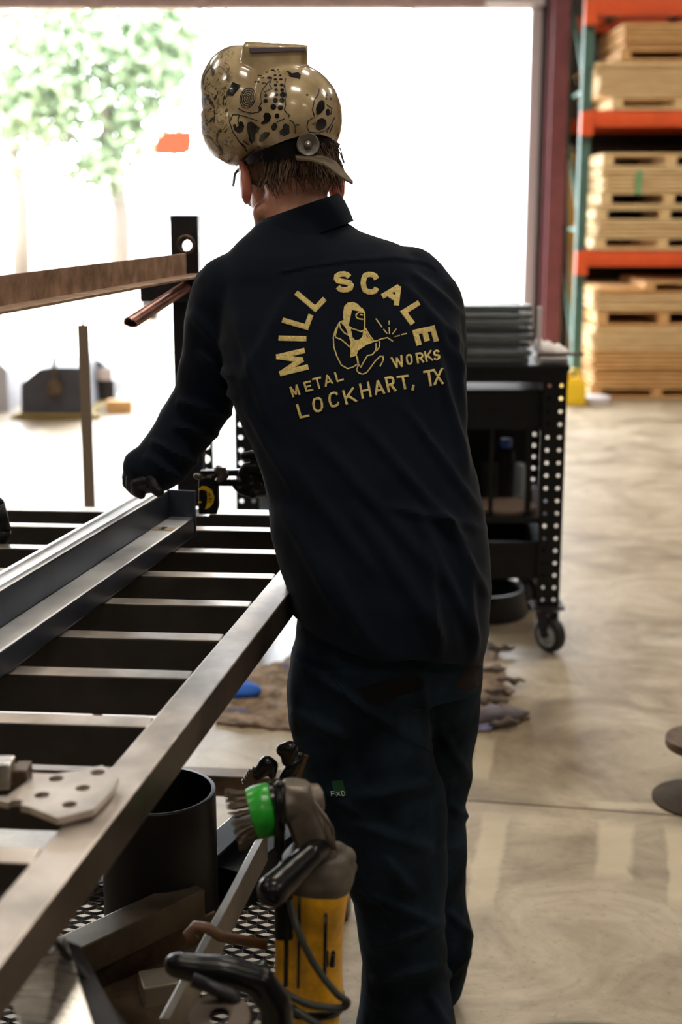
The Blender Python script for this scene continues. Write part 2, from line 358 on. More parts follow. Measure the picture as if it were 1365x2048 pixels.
def pallet(x0, z0, z1, w, m, y0=RY - .1, d=1.05):
    """returns an Empty with top deck, bottom deck and three stringers"""
    h = z1 - z0; t = empty('wooden_pallet', (x0 + w / 2, y0 + d / 2, z0))
    for nm, z in (('top_deck', z1 - .014), ('bottom_deck', z0 + .014)):
        b = B(); 
        for k in range(7 if nm == 'top_deck' else 5):
            n = 7 if nm == 'top_deck' else 5
            b.box((x0 + w / 2, y0 + .05 + k * (d - .1) / (n - 1), z), (w, .1, .019))
        b.build(nm, m, t)
    for k in range(4):
        b = B(); b.box((x0 + .04 + k * (w - .08) / 3, y0 + d / 2, (z0 + z1) / 2), (.085, d, h - .056)); b.build('stringer', m, t)
    return t
def dead(x0, z0, z1, w, m, y0=RY - .1, d=1.05, seed=0):
    rnd = random.Random(seed); b = B()
    dz = rnd.uniform(-.012, .012); b.box((x0 + w / 2 + dz, y0 + d / 2 + dz, (z0 + z1) / 2), (w, d, (z1 - z0) * .72)); 
    b.box((x0 + w / 2 + dz, y0 + d / 2 + .01, (z0 + z1) / 2), (w - .09, d - .10, z1 - z0))
    return b.build('deck_panel', m, None, bevel=.004)
ord_ = ['bottom', 'second', 'third', 'fourth', 'fifth', 'sixth', 'seventh', 'eighth', 'ninth', 'tenth', 'eleventh', 'twelfth', 'thirteenth', 'fourteenth', 'fifteenth', 'sixteenth']
def stack(items, where, group, seed=0):
    """items from the bottom up: (kind, py_bottom, py_top, px_left, material)"""
    rnd = random.Random(seed); n = {'p': sum(i[0] == 'p' for i in items), 'd': sum(i[0] == 'd' for i in items)}; c = {'p': 0, 'd': 0}
    for it in items:
        k, pb, pt, pl, m = it; z0, z1 = RZ(pb), RZ(pt); x0 = RX(pl, pt); w = 1.62
        i = c[k]; c[k] += 1; tot = n[k]
        pos = 'lowest' if i == 0 else ('topmost' if i == tot - 1 else ord_[i] + ' from below')
        if tot == 1: pos = 'only'
        if k == 'p':
            o = pallet(x0, z0, z1, w, m); tag(o, 'wooden pallet with fork gaps, %s such pallet %s' % (pos, where), 'pallet', group)
        else:
            o = dead(x0, z0, z1, w, m, seed=seed * 50 + i); tag(o, 'flat wooden panel, %s flat panel %s' % (pos, where), 'wood panel', group)
def layers(pb, pt, n, pl, m, jit=6, seed=1):
    r = random.Random(seed); return [('d', pb + (pt - pb) * i / n, pb + (pt - pb) * (i + 1) / n, pl + r.uniform(-jit, jit), m) for i in range(n)]
stack([('p', 222, 193, 1222, M_pine)] + layers(193, 150, 4, 1200, M_pine, 5, 3) + layers(150, 126, 2, 1192, M_pine, 3, 4)
      + [('p', 126, 98, 1238, M_pine2)] + layers(98, 48, 5, 1243, M_pine2, 3, 5), 'on the highest loaded orange beam', 'pallets and panels on the upper beam', 1)
stack([('p', 500, 471, 1188, M_pine)] + layers(471, 444, 3, 1192, M_pine, 3, 6) + [('p', 444, 414, 1192, M_pine), ('p', 414, 382, 1200, M_pine)]
      + layers(382, 338, 5, 1202, M_pine, 3, 7) + [('p', 338, 306, 1204, M_pine)], 'on the lower orange beam', 'pallets and panels on the lower beam', 2)
fz = RZ(795)
stack([('p', 795, 770, 1180, M_pine2)] + layers(770, 700, 8, 1183, M_pine2, 2, 8) + layers(700, 652, 4, 1184, M_pine, 4, 9) + [('p', 652, 618, 1192, M_pine2)]
      + layers(618, 588, 3, 1186, M_pine, 4, 10), 'in the floor stack', 'pallets and panels stacked on the floor', 3)
o = pallet(RX(1286, 575), RZ(588) + .002, RZ(560), 1.3, M_pine2); tag(o, 'small wooden pallet set back to the right, alone on top of the floor stack', 'pallet')
o = dead(RX(1184, 588), RZ(588), RZ(573), RX(1283, 588) - RX(1184, 588), M_pine2, seed=77); tag(o, 'short orange plank beside the small pallet, topmost on the floor stack', 'plank')
# strap on the middle stack
b = B(); a0 = U(1279, 341, RY - .12); a1 = U(1279, 388, RY - .12); b.box((a0 + a1) / 2, (.03, .01, (a0 - a1).length)); tag(b.build('green_strap', mat('green_strap', rgb(80, 170, 120), .5)), 'short green strap hanging on the front of the pallets on the lower beam', 'strap')
# long yellow board and pipe leaning behind the upright
t = empty('long_level', U(1143, 600, 12.42), 'long yellow and white board leaning beside the maroon column', 'board')
b = B(); b.bar(U(1143, 765, 12.28), U(1144, 305, 12.28), .05, .05, up=Vector((0, 1, 0))); b.build('yellow_face', mat('yellow_board', rgb(220, 172, 50), .5), t)
b = B(); b.bar(U(1136, 765, 12.27), U(1136, 318, 12.27), .012, .06, up=Vector((0, 1, 0))); b.build('white_edge', M_white, t)
b = B(); b.ball(U(1138, 296, 12.28), .04); b.build('end_cap', M_white, t, smooth=True)
# fuel can
Yg = 11.0
c = G(1146, 800); c.y = Yg; gx = U(1148, 790, Yg).x
t = empty('fuel_can', (gx, Yg, 0), 'yellow plastic fuel can on the floor below the green upright', 'fuel can')
b = B(); b.box((gx, Yg, .1), (.18, .16, .2)); b.box((gx - .01, Yg, .21), (.13, .11, .03)); b.build('can_body', M_yellow, t, bevel=.03)
b = B(); b.tube([(gx - .06, Yg, .2), (gx - .08, Yg, .3), (gx - .11, Yg, .31), (gx - .13, Yg, .24)], .02, 10); b.build('spout', M_yellow, t, smooth=True)
b = B(); b.tube([(gx - .03, Yg, .22), (gx - .02, Yg, .29), (gx + .03, Yg, .28), (gx + .06, Yg, .21)], .014, 8); b.build('handle', M_yellow, t, smooth=True)
c = G(1192, 806)
b = B(); b.lathe((c.x, c.y, 0), (0, 0, 1), [(0, 0), (.12, 0), (.125, .02), (.12, .055), (.1, .06), (0, .06)]); tag(b.build('white_disc', M_white, None, smooth=True, auto=True), 'low white disc on the floor right of the yellow can', 'disc')

# ================================================================ outside
M_leaf = mat('pale_leaves', rgb(98, 118, 88), .7, col2=rgb(138, 152, 124), var=.2, scale=3, spec=.1)
M_bark = mat('pale_bark', rgb(96, 88, 80), .8)
M_facade = mat('white_metal_facade', rgb(244, 244, 246), .5)
M_roofe = mat('pale_roof_edge', rgb(120, 128, 140), .6)
b = B(); by = 23.0
P = lambda x, y: U(x, y, by)
zg = 0
pts = [Vector((P(690, 150).x, by, 0)), Vector((P(690, 150).x, by, P(690, 150).z)), Vector((P(860, 10).x, by, P(860, 10).z)), Vector((P(1200, 10).x, by, P(860, 10).z)), Vector((P(1200, 10).x, by, 0))]
t = empty('neighbouring_building', (pts[0].x, by, 0), 'white metal building with a sloping roofline outside the doorway, right half of the opening', 'building')
b.prism(pts, (0, 9, 0)); b.build('wall', M_facade, t)
b = B(); b.bar(pts[1] + Vector((0, -.05, .06)), pts[2] + Vector((0, -.05, .06)), .12, .12); b.build('roof_edge', M_roofe, t)
x0, x1 = P(855, 400).x, P(1060, 400).x; b = B(); b.box(((x0 + x1) / 2, by - .03, P(900, 205).z / 2), (x1 - x0, .04, P(900, 205).z)); b.build('door_panel', mat('bright_door_panel', rgb(252, 252, 252), .4), t)
def tree(px, pyb, Y, crown, trunkpx, label, seed, nleaf=2600):
    rnd = random.Random(seed); base = U(px, 500, Y); base.z = 0
    t = empty('leafy_tree', base, label, 'tree')
    b = B(); topz = U(px, 60, Y).z
    b.tube([base, base + Vector((.1, 0, topz * .3)), base + Vector((-.1, 0, topz * .6)), base + Vector((-.25, 0, topz))], [.22, .17, .13, .06], 8)
    for k in range(7):
        a = rnd.uniform(0, 6.28); h = rnd.uniform(.35, .9) * topz; q = base + Vector((-.1, 0, h)); b.tube([q, q + Vector((math.cos(a) * 1.2, math.sin(a) * .8, .8)), q + Vector((math.cos(a) * 2.2, math.sin(a) * 1.4, 1.2))], [.07, .04, .015], 6)
    b.build('trunk', M_bark, t, smooth=True)
    b = B()
    for k in range(nleaf):
        cx, cy, rr = rnd.choice(crown); c = U(cx, cy, Y + rnd.uniform(-1.2, 1.2)); sc = rr / F * Y
        v = Vector((rnd.gauss(0, .45), rnd.gauss(0, .45), rnd.gauss(0, .4))) * sc
        s_ = rnd.uniform(.16, .34); R = Matrix.Rotation(rnd.uniform(0, 6.28), 3, Vector((rnd.uniform(-1, 1), rnd.uniform(-1, 1), rnd.uniform(-1, 1))).normalized())
        p = [c + v + R @ Vector(q) * s_ for q in ((-.5, 0, 0), (0, .28, .05), (.5, 0, 0), (0, -.28, .05))]
        b.bm.faces.new([b.bm.verts.new(x) for x in p])
    o = b.build('crown', M_leaf, t)
tree(235, 480, 26, [(60, 90, 130), (150, 60, 110), (240, 90, 120), (340, 60, 110), (300, 150, 90), (120, 190, 90), (200, 330, 60), (330, 90, 90), (30, 200, 90), (260, 240, 80)], 235, 'pale green leafy tree outside the doorway, with the visible trunk', 4, 4600)
tree(40, 480, 31, [(10, 220, 130), (60, 250, 110), (130, 200, 90), (-20, 60, 120), (20, 180, 90)], 40, 'paler leafy tree further off at the left edge of the doorway', 9, 1500)
# orange sign on a post, white truck
sy = 24.0; c = U(347, 287, sy)
t = empty('road_sign', (c.x, sy, 0), 'blurred orange-red sign on a thin post outside, left of the helmet', 'sign')
b = B(); w_ = 90 / F * sy * 1.0; b.prism([U(x, y, sy) for x, y in ((306, 303), (312, 278), (324, 270), (330, 261), (383, 261), (386, 280), (382, 303), (368, 311), (312, 310))], (0, .06, 0)); b.build('sign_panel', mat('orange_sign', rgb(158, 40, 24), .8, spec=.05), t)
b = B(); b.tube([(c.x, sy + .06, 0), (c.x, sy + .06, c.z)], .04, 8); b.build('post', M_white, t)
ty = 20.0; t = empty('parked_truck', U(370, 560, ty), 'white work truck parked outside beyond the rusty angle bar', 'truck')
t.location.z = 0
M_truck = mat('white_truck_paint', rgb(170, 172, 178), .5); M_glass = mat('grey_truck_glass', rgb(84, 84, 90), .6)
cx0, cx1 = U(290, 500, ty).x, U(450, 500, ty).x; zt = U(300, 395, ty).z; 
b = B(); b.box(((cx0 + cx1) / 2, ty + 1.2, .95), (cx1 - cx0, 4.4, .8)); b.box(((cx0 + cx1) / 2, ty + 1.0, 1.5), ((cx1 - cx0) * .86, 2.0, .62)); b.build('truck_body', M_truck, t, bevel=.08)
b = B(); b.box(((cx0 + cx1) / 2, ty - .03, 1.52), ((cx1 - cx0) * .74, .04, .42)); b.build('windshield', M_glass, t, bevel=.02)
for s_ in (0, 1):
    X = cx0 + .14 + s_ * (cx1 - cx0 - .28); b = B(); b.lathe((X - .1, ty - .55, .34), (1, 0, 0), [(0, 0), (.33, 0), (.34, .05), (.34, .17), (.33, .2), (0, .2)]); b.build('wheel', M_rubber, t, smooth=True, auto=True)
b = B(); b.box((U(332, 400, ty).x, ty + .5, 1.86), (.46, .2, .1)); b.build('beacon_light', mat('yellow_beacon', rgb(150, 130, 50), .6), t, bevel=.02)

# dark steel bins on a timber pallet near the doorway
def bin_(poly, Y, d, label, rod=None, mat_=None):
    p = [U(x, y, Y) for x, y in poly]; zmin = min(v.z for v in p)
    t = empty('scrap_bin', ((p[0].x + p[len(p) // 2].x) / 2, Y, zmin), label, 'bin')
    b = B(); b.prism(p, (0, d, 0)); b.build('bin_body', mat_ or M_bin, t)
    return t
M_bin = mat('dark_bin_steel', rgb(62, 62, 70), .5, metal=.3, var=.2)
BY = 10.2
bt = bin_([(42, 826), (42, 768), (78, 738), (106, 734), (160, 735), (166, 826)], BY, .7, 'dark steel scrap bin on timber near the doorway, left of the pair')
b = B(); a0 = U(108, 790, BY - .03); a1 = U(108, 596, BY - .03); b.tube([a0, a1], .018, 8); b.build('rod', M_brown, bt)
b = B(); b.ball(U(108, 776, BY - .02), (.06, .02, .07)); b.build('bracket', M_brown, bt)
bt = bin_([(120, 826), (120, 735), (143, 720), (196, 720), (217, 735), (229, 766), (229, 796), (200, 803), (180, 826)], BY + .75, .5, 'dark steel scrap bin on timber near the doorway, right of the pair')
b = B(); b.box(U(205, 748, BY + .72), (.16, .03, .1)); b.build('white_label_panel', M_white, bt)
b = B(); a = G(20, 840); c = G(200, 838); 
for k in range(2): b.box(((a.x + c.x) / 2, BY + .1 + k * .9, .015), (c.x - a.x, .14, .03))
b.box(((a.x + c.x) / 2, BY + .6, .04), (c.x - a.x - .1, 1.2, .02))
tag(b.build('timber_skid', mat('timber', rgb(150, 128, 78), .7, var=.15)), 'low timber skid under the two dark scrap bins', 'skid')
b = B(); c = G(241, 824); b.box((c.x, c.y, .05), (.2, .1, .09)); tag(b.build('timber_block', M_pine2), 'short orange timber block on the floor right of the scrap bins', 'block')
# sheet at the far left edge
p = [U(x, y, 10.6) for x, y in ((-60, 760), (-60, 700), (-5, 722), (14, 740), (14, 760))]
bt = empty('scrap_bin', (p[0].x, 10.6, 0), 'grey bin cut off by the left edge beside the scrap bins', 'bin')
b = B(); p2 = [Vector((p[0].x, 10.6, 0))] + p[1:4] + [Vector((p[4].x, 10.6, 0))]; b.prism(p2, (0, .6, 0)); b.build('bin_body', mat('grey_bin', rgb(170, 168, 176), .6), bt)
# ================================================================ black rolling cart
CY0 = G(1105, 1305).y; DEP = .62
t = empty('rolling_cart', (U(1105, 1200, CY0).x, CY0, 0), 'black steel shop cart on casters with perforated corner legs, right behind the worker', 'cart')
def CXp(px, py=1000): return U(px, py, CY0).x
def CZp(py): return U(1100, py, CY0).z
xr = CXp(1131, 900); xlft = CXp(470, 900); cz_top = CZp(730); leg_b = CZp(1212)
HM = bpy.data.materials
def perf_plate(b, o, ux_, uz_, n, w, h, cols, pitch, r, th=.004):
    """flat strip with round holes: o lower-left corner, ux_/uz_ unit axes, n normal"""
    dx = w / cols; rows = int(h / pitch); seg = 8
    def V(x, z, d=0): return b.bm.verts.new(o + ux_ * x + uz_ * z + n * d)
    for d, flip in ((0, False), (-th, True)):
        for c in range(cols):
            for r_ in range(rows):
                x0, z0 = c * dx, r_ * pitch; x1, z1 = x0 + dx, z0 + pitch; mx, mz = (x0 + x1) / 2, (z0 + z1) / 2
                co = [(x1, mz), (x1, z1), (mx, z1), (x0, z1), (x0, mz), (x0, z0), (mx, z0), (x1, z0)]
                O = [V(x, z, d) for x, z in co]; I = [V(mx + r * math.cos(k * PI / 4), mz + r * math.sin(k * PI / 4), d) for k in range(8)]
                for k in range(8):
                    q = (O[k], O[(k + 1) % 8], I[(k + 1) % 8], I[k]); b.bm.faces.new(tuple(reversed(q)) if flip else q)
    for c in range(cols):
        for r_ in range(rows):
            mx, mz = (c + .5) * dx, (r_ + .5) * pitch
            A = [V(mx + r * math.cos(k * PI / 4), mz + r * math.sin(k * PI / 4), 0) for k in range(8)]; C = [V(mx + r * math.cos(k * PI / 4), mz + r * math.sin(k * PI / 4), -th) for k in range(8)]
            for k in range(8): b.bm.faces.new((A[k], A[(k + 1) % 8], C[(k + 1) % 8], C[k]))
    return b
def leg(x, y, sx, sy):
    b = B(); zz = cz_top - leg_b
    w = .085; X0 = x if sx < 0 else x
    # front-facing face
    xo = x - w if sx > 0 else x
    perf_plate(b, Vector((xo, y, leg_b)), Vector((1, 0, 0)), Vector((0, 0, 1)), Vector((0, -1, 0)), w, zz, 2, .046, .0065)
    perf_plate(b, Vector((x, y, leg_b)), Vector((0, 1 * sy, 0)), Vector((0, 0, 1)), Vector((sx, 0, 0)), .05, zz, 1, .046, .0065)
    return b.build('leg', M_black, t)
for x, sx in ((xr, 1), (xlft, -1)):
    for y, sy in ((CY0, 1), (CY0 + DEP, -1)): leg(x, y, sx, sy)
W_ = xr - xlft; xc = (xr + xlft) / 2
def panel(z0, z1, name, inset=.005, m=M_black):
    b = B(); b.box((xc, CY0 + .012 + inset, (z0 + z1) / 2), (W_ - .1, .012, z1 - z0)); return b.build(name, m, t)
b = B(); b.box((xc, CY0 + DEP / 2, cz_top - .01), (W_ + .01, DEP + .03, .02)); b.box((xc, CY0 - .004, cz_top - .03), (W_, .012, .06)); b.build('top_shelf', M_black, t, bevel=.002)
b = B(); z0, z1 = CZp(862), CZp(782); b.box((xc, CY0 + DEP / 2, (z0 + z1) / 2), (W_ - .09, DEP - .06, z1 - z0)); b.build('drawer_box', M_black, t, bevel=.003)
z0, z1 = CZp(1048), CZp(1036); b = B(); b.box((xc, CY0 + DEP / 2, (z0 + z1) / 2), (W_ - .02, DEP - .02, z1 - z0)); b.build('middle_shelf', M_black, t, bevel=.002)
z0, z1 = CZp(1160), CZp(1086); b = B(); b.box((xc, CY0 + .02, (z0 + z1) / 2), (W_ - .1, .01, z1 - z0)); b.box((xc, CY0 + DEP - .02, (z0 + z1) / 2), (W_ - .1, .01, z1 - z0)); b.box((xc, CY0 + DEP / 2, z0 + .01), (W_ - .1, DEP - .04, .01))
for X in (xlft + .05, xr - .05): b.box((X, CY0 + DEP / 2, (z0 + z1) / 2), (.01, DEP - .04, z1 - z0))
b.build('bottom_tray', M_black, t)
b = B(); b.box((xc, CY0 + DEP - .01, (CZp(862) + CZp(1040)) / 2), (W_ - .06, .006, CZp(862) - CZp(1040))); b.build('back_panel', M_black, t)
b = B(); b.bar((xr - .12, CY0 + .05, CZp(1040)), (xr - .12, CY0 + .05, CZp(862)), .02, .02, up=Vector((0, 1, 0))); b.bar((CXp(985), CY0 + .05, CZp(1040)), (CXp(985), CY0 + .05, CZp(862)), .015, .015, up=Vector((0, 1, 0))); b.build('divider', M_black, t)
M_hub = mat('grey_hub', rgb(170, 172, 176), .35, metal=.4)
for x, y in ((xr - .04, CY0 + .03), (xr - .04, CY0 + DEP - .03), (xlft + .04, CY0 + .03), (xlft + .04, CY0 + DEP - .03)):
    b = B(); b.box((x, y, leg_b - .006), (.115, .1, .012)); b.tube([(x, y, leg_b - .012), (x, y, leg_b - .03)], .032, 16)
    ra = Matrix.Rotation(math.radians(38), 3, 'Z'); ax = ra @ Vector((1, 0, 0)); r = .068
    cc = Vector((x + .01, y - .02, r))
    for s_ in (-1, 1):
        top_ = Vector((x, y, leg_b - .03)) + ax * s_ * .028; b.prism([top_ + ra @ Vector((0, -.03, 0)), top_ + ra @ Vector((0, .03, 0)), cc + ax * s_ * .028 + ra @ Vector((0, .014, -.01)), cc + ax * s_ * .028 + ra @ Vector((0, -.014, -.01))], ax * .004 * s_)
    b.box(Vector((x, y, leg_b - .03)), (.06, .05, .004), ra)
    b.tube([cc - ax * .04, cc + ax * .04], .008, 10)
    cs = b.build('caster', M_dark, t, bevel=.001)
    b = B(); b.lathe(cc - ax * .02, ax, [(.045, 0), (.058, 0), (r - .003, .004), (r, .012), (r, .028), (r - .003, .036), (.058, .04), (.045, .04)], 32); b.build('wheel', M_rubber, cs, smooth=True, auto=True)
    b = B(); b.lathe(cc - ax * .018, ax, [(0, .006), (.02, .0), (.026, .006), (.04, .006), (.046, 0), (.046, .036), (0, .036)], 32); b.build('hub', M_hub, cs, smooth=True, auto=True)
    b = B(); p = Vector((x, y, leg_b - .05)) + ra @ Vector((0.02, .03, 0)); b.bar(p, p + Vector((.055, .02, .004)), .02, .006); b.build('brake_pedal', M_dark, cs, bevel=.001)
# steel bars on the cart top
def on_cart(px0, px1, pyt, pyb, Y, d): return None
M_greyt = mat('grey_steel_tube', rgb(104, 110, 112), .4, metal=.35, var=.2)
bars_ = [(940, 1072, 612, 626, .08), (925, 1070, 628, 640, .05), (915, 1069, 641, 655, .04), (930, 1072, 657, 668, .06), (905, 1070, 669, 684, .03), (935, 1066, 686, 698, .05), (900, 1066, 700, 713, .02), (905, 1062, 714, 728, .03)]
for i, (pxa, pxb, ya, yb, dy) in enumerate(bars_):
    Y = CY0 + dy; zb = CZp(730) + (728 - yb) / 116.0 * (U(1000, 612, CY0).z - U(1000, 728, CY0).z); ht = (yb - ya + 1) / 116 * (U(1000, 612, CY0).z - U(1000, 728, CY0).z) 
    for j in range(2):
        b = B(); YY = Y + j * .16 + .06; xe = U(pxb, ya, CY0).x - j * .02 ; b.bar((xlft + .55 - .02 * (i % 3), YY, zb + ht / 2), (xe, YY, zb + ht / 2), .11, ht * .8, hollow=.006)
        o = b.build('steel_tube', M_greyt, None, bevel=.003)
        nth = ['topmost', 'second from the top', 'third from the top', 'fourth from the top', 'fifth from the top', 'sixth from the top', 'seventh from the top', 'lowest'][i]
        tag(o, 'dark rectangular steel tube on the black cart, %s layer, %s row' % (nth, 'front' if j == 0 else 'rear'), 'steel tube', 'steel tubes stacked on the cart')
# end clamp strip, white rag, rod
zc = cz_top
b = B(); x0 = CXp(1064); x1 = CXp(1072); b.box((x0 + .01, CY0 + .02, zc + .10), (.012, .02, .2)); tag(b.build('banding_strip', M_white), 'upright white strip against the ends of the tubes on the cart', 'strip')
b = B(); X0, X1 = CXp(1073), CXp(1130); 
R_ = random.Random(2)
rings = []
for k in range(9):
    f = k / 8; x = X0 + (X1 - X0) * f; hh = .05 * (1 - .6 * f) + .006 * math.sin(k * 2.3)
    rings.append([(x, CY0 + .10 + .07 * math.cos(a), zc + .034 + (hh * math.sin(a) if math.sin(a) > 0 else .0)) for a in [2 * PI * q / 14 for q in range(14)]])
b.loft(rings); tag(b.build('shop_rag', mat('white_cloth', rgb(220, 214, 212), .9, bump=.3, bscale=30), None, smooth=True, norm=True), 'crumpled white rag on the right corner of the black cart', 'rag')
b = B(); b.box(((X0 + X1) / 2, CY0 + .10, zc + .012), (X1 - X0, .15, .022)); tag(b.build('plastic_tray', M_white, None, bevel=.004), 'flat white tray under the rag on the black cart', 'tray')
b = B(); b.tube([U(1078, 709, CY0 + .0), U(1168, 708, CY0 - .0)], .006, 8); b.tube([U(1078, 709, CY0), U(1078, 709, CY0 + .05)], .006, 8); tag(b.build('thin_rod', M_steel, None, smooth=True), 'thin steel rod sticking out past the right end of the cart', 'rod')
# inside the cart
c = Vector((CXp(1018, 1026), CY0 + .16, CZp(1036)))
b = B(); b.lathe(c, (0, 0, 1), [(0, .0), (.118, 0), (.12, .004), (.12, .014), (.118, .016), (0, .016)], 48); tag(b.build('round_plate', mat('brown_disc', rgb(120, 100, 88), .6), None, smooth=True, auto=True), 'round brown metal plate on the middle shelf of the cart', 'plate')
def can(px, pyb, r, h, m, label, name='spray_can', top=True):
    c = Vector((CXp(px, pyb), CY0 + .3, CZp(1036))); t2 = empty(name, c, label, 'can')
    b = B(); b.lathe(c, (0, 0, 1), [(0, 0), (r, 0), (r, h * .78), (r * .8, h * .84), (r * .4, h * .86), (0, h * .86)], 20); b.build('can_body', m, t2, smooth=True, auto=True)
    if top: b = B(); b.lathe(c + Vector((0, 0, h * .84)), (0, 0, 1), [(r * .6, 0), (r * .6, h * .15), (0, h * .16)], 16); b.build('can_cap', mat('blue_cap', rgb(40, 90, 190), .4), t2, smooth=True, auto=True)
can(1030, 1030, .035, .24, M_plastic, 'dark spray can with a blue cap on the cart shelf')
can(1056, 1030, .03, .17, mat('grey_can', rgb(130, 140, 148), .4, metal=.4), 'small grey can right of the dark spray can on the cart shelf', top=False)
can(1000, 1030, .04, .19, M_dark, 'dark metal canister left of the spray can on the cart shelf', top=False)
b = B(); a = Vector((CXp(1012), CY0 + .5, 0)); b.lathe(a, (0, 0, 1), [(0, .09), (.2, .09), (.21, .12), (.21, .27), (.2, .28), (.0, .28)], 32); 
b = B(); a = G(1020, 1178); b.lathe((CXp(1005), CY0 + .5, 0), (0, 0, 1), [(0, 0), (.17, 0), (.175, .02), (.16, .11), (.15, .11), (.15, .02), (0, .02)], 40); tag(b.build('round_pan', M_rubber, None, smooth=True, auto=True), 'round black pan on the floor under the black cart', 'pan')

# second perforated stand post seen under the arm
t = empty('perforated_stand', U(415, 1000, 4.4), 'perforated black steel post standing beyond the table end under his arm', 'stand'); t.location.z = 0
b = B(); x = U(398, 950, 4.4).x; perf_plate(b, Vector((x, 4.4, .02)), Vector((1, 0, 0)), Vector((0, 0, 1)), Vector((0, -1, 0)), .05, .92, 1, .046, .013); b.build('post', M_black, t)
b = B(); b.box((x + .025, 4.43, .01), (.2, .2, .02)); b.build('floor_plate_or_shadow_disc', M_black, t)

# ================================================================ floor things
rug = [(440, 1372), (600, 1310), (960, 1283), (1000, 1300), (988, 1325), (1012, 1345), (1006, 1368), (1022, 1385), (1012, 1408), (1022, 1430), (1060, 1437), (1040, 1450), (1000, 1458), (960, 1466), (800, 1470), (560, 1462), (430, 1450)]
gp = [G(x, y) for x, y in rug]
def cdt(poly, step, holes=()):
    xs = [p[0] for p in poly]; ys = [p[1] for p in poly]; pts = [Vector(p[:2]) for p in poly]; n = len(pts); e = [(i, (i + 1) % n) for i in range(n)]
    def inside(x, y, pl):
        c = False; j = len(pl) - 1
        for i in range(len(pl)):
            if (pl[i][1] > y) != (pl[j][1] > y) and x < (pl[j][0] - pl[i][0]) * (y - pl[i][1]) / (pl[j][1] - pl[i][1]) + pl[i][0]: c = not c
            j = i
        return c
    x = min(xs)
    while x < max(xs):
        y = min(ys)
        while y < max(ys):
            if inside(x, y, poly): pts.append(Vector((x, y)))
            y += step
        x += step
    r = delaunay_2d_cdt(pts, e, [], 1, 1e-5); return r[0], r[2]
def dens(poly, step):
    out = []
    for i, p in enumerate(poly):
        q = poly[(i + 1) % len(poly)]; d = math.dist(p[:2], q[:2]); n = max(1, int(d / step))
        for k in range(n): out.append((p[0] + (q[0] - p[0]) * k / n, p[1] + (q[1] - p[1]) * k / n))
    return out
rp = dens([(p.x, p.y) for p in gp], .02)
rp = [(x + noise.noise(Vector((x * 30, y * 30, 0))) * .02, y + noise.noise(Vector((x * 30, y * 30, 5))) * .02) for x, y in rp]
vs, fs = cdt(rp, .018)
b = B(); hh = lambda x, y: .012 + .012 * noise.noise(Vector((x * 9, y * 16, 0))) + .008 * noise.noise(Vector((x * 40, y * 40, 2)))
Tv = [b.bm.verts.new((v.x, v.y, max(.004, hh(v.x, v.y)))) for v in vs]
for f in fs: b.bm.faces.new([Tv[i] for i in f])
r = bmesh.ops.extrude_face_region(b.bm, geom=b.bm.faces[:]); 
for v in [g for g in r['geom'] if isinstance(g, bmesh.types.BMVert)]: v.co.z = .001
M_rug = mat('brown_blanket', rgb(112, 92, 74), .95, col2=rgb(150, 128, 106), var=.4, scale=24, bump=.5, bscale=80)
def blue_patch(m, col, sc, lo, hi):
    nt = m.node_tree; n = nt.nodes; L = nt.links; bs = n['Principled BSDF']; src = bs.inputs['Base Color'].links[0].from_socket
    tc = n.new('ShaderNodeTexCoord'); t = n.new('ShaderNodeTexNoise'); t.inputs['Scale'].default_value = sc; t.inputs['Detail'].default_value = 3; L.new(tc.outputs['Object'], t.inputs[0])
    cr = n.new('ShaderNodeValToRGB'); cr.color_ramp.elements[0].position = lo; cr.color_ramp.elements[1].position = hi; L.new(t.outputs[0], cr.inputs[0])
    mx = n.new('ShaderNodeMix'); mx.data_type = 'RGBA'; L.new(cr.outputs[0], mx.inputs[0]); L.new(src, mx.inputs[6]); mx.inputs[7].default_value = col; L.new(mx.outputs[2], bs.inputs['Base Color'])
blue_patch(M_rug, rgb(60, 84, 150), 7, .62, .68)
tag(b.build('moving_blanket', M_rug, None, smooth=True, norm=True), 'ragged brown blanket with frayed edges lying on the floor behind his legs', 'blanket')
# rolled edge of the blanket
b = B(); b.tube([G(950, 1452) + Vector((0, 0, .028)), G(990, 1446) + Vector((0, 0, .03)), G(1030, 1444) + Vector((0, 0, .026)), G(1058, 1438) + Vector((0, 0, .02))], [.028, .03, .024, .006], 10)
tag(b.build('rolled_cloth', mat('blue_brown_cloth', rgb(122, 104, 90), .9, col2=rgb(112, 112, 130), var=.3, scale=18, bump=.4), None, smooth=True), 'rolled bluish cloth at the front right corner of the blanket', 'cloth')
for i, (x, y) in enumerate(((985, 1352), (1000, 1396), (985, 1416), (1004, 1309), (1010, 1459), (1022, 1376))):
    b = B(); c = G(x, y); r_ = random.Random(i); b.tube([c + Vector((-.05 + .02 * k, r_.uniform(-.012, .012), .018 + r_.uniform(0, .014))) for k in range(6)], [.004, .012, .009, .014, .008, .003], 7)
    tag(b.build('frayed_scrap', mat('dark_fray', rgb(66, 56, 52), .95, col2=rgb(120, 106, 96), var=.4, scale=30), None, smooth=True), 'dark frayed scrap on the blanket edge, ' + ['third from the back', 'third from the front', 'second from the front, further right', 'backmost of six', 'frontmost of six', 'middle one, furthest right'][i], 'scrap', 'frayed scraps on the blanket edge')
b = B(); a = G(482, 1395); b.ball(a + Vector((0, 0, .025)), (.07, .05, .025)); tag(b.build('blue_cloth', mat('blue_cloth', rgb(24, 92, 190), .7, bump=.4, bscale=40), None, smooth=True), 'bright blue cloth on the blanket under the table frame', 'cloth')
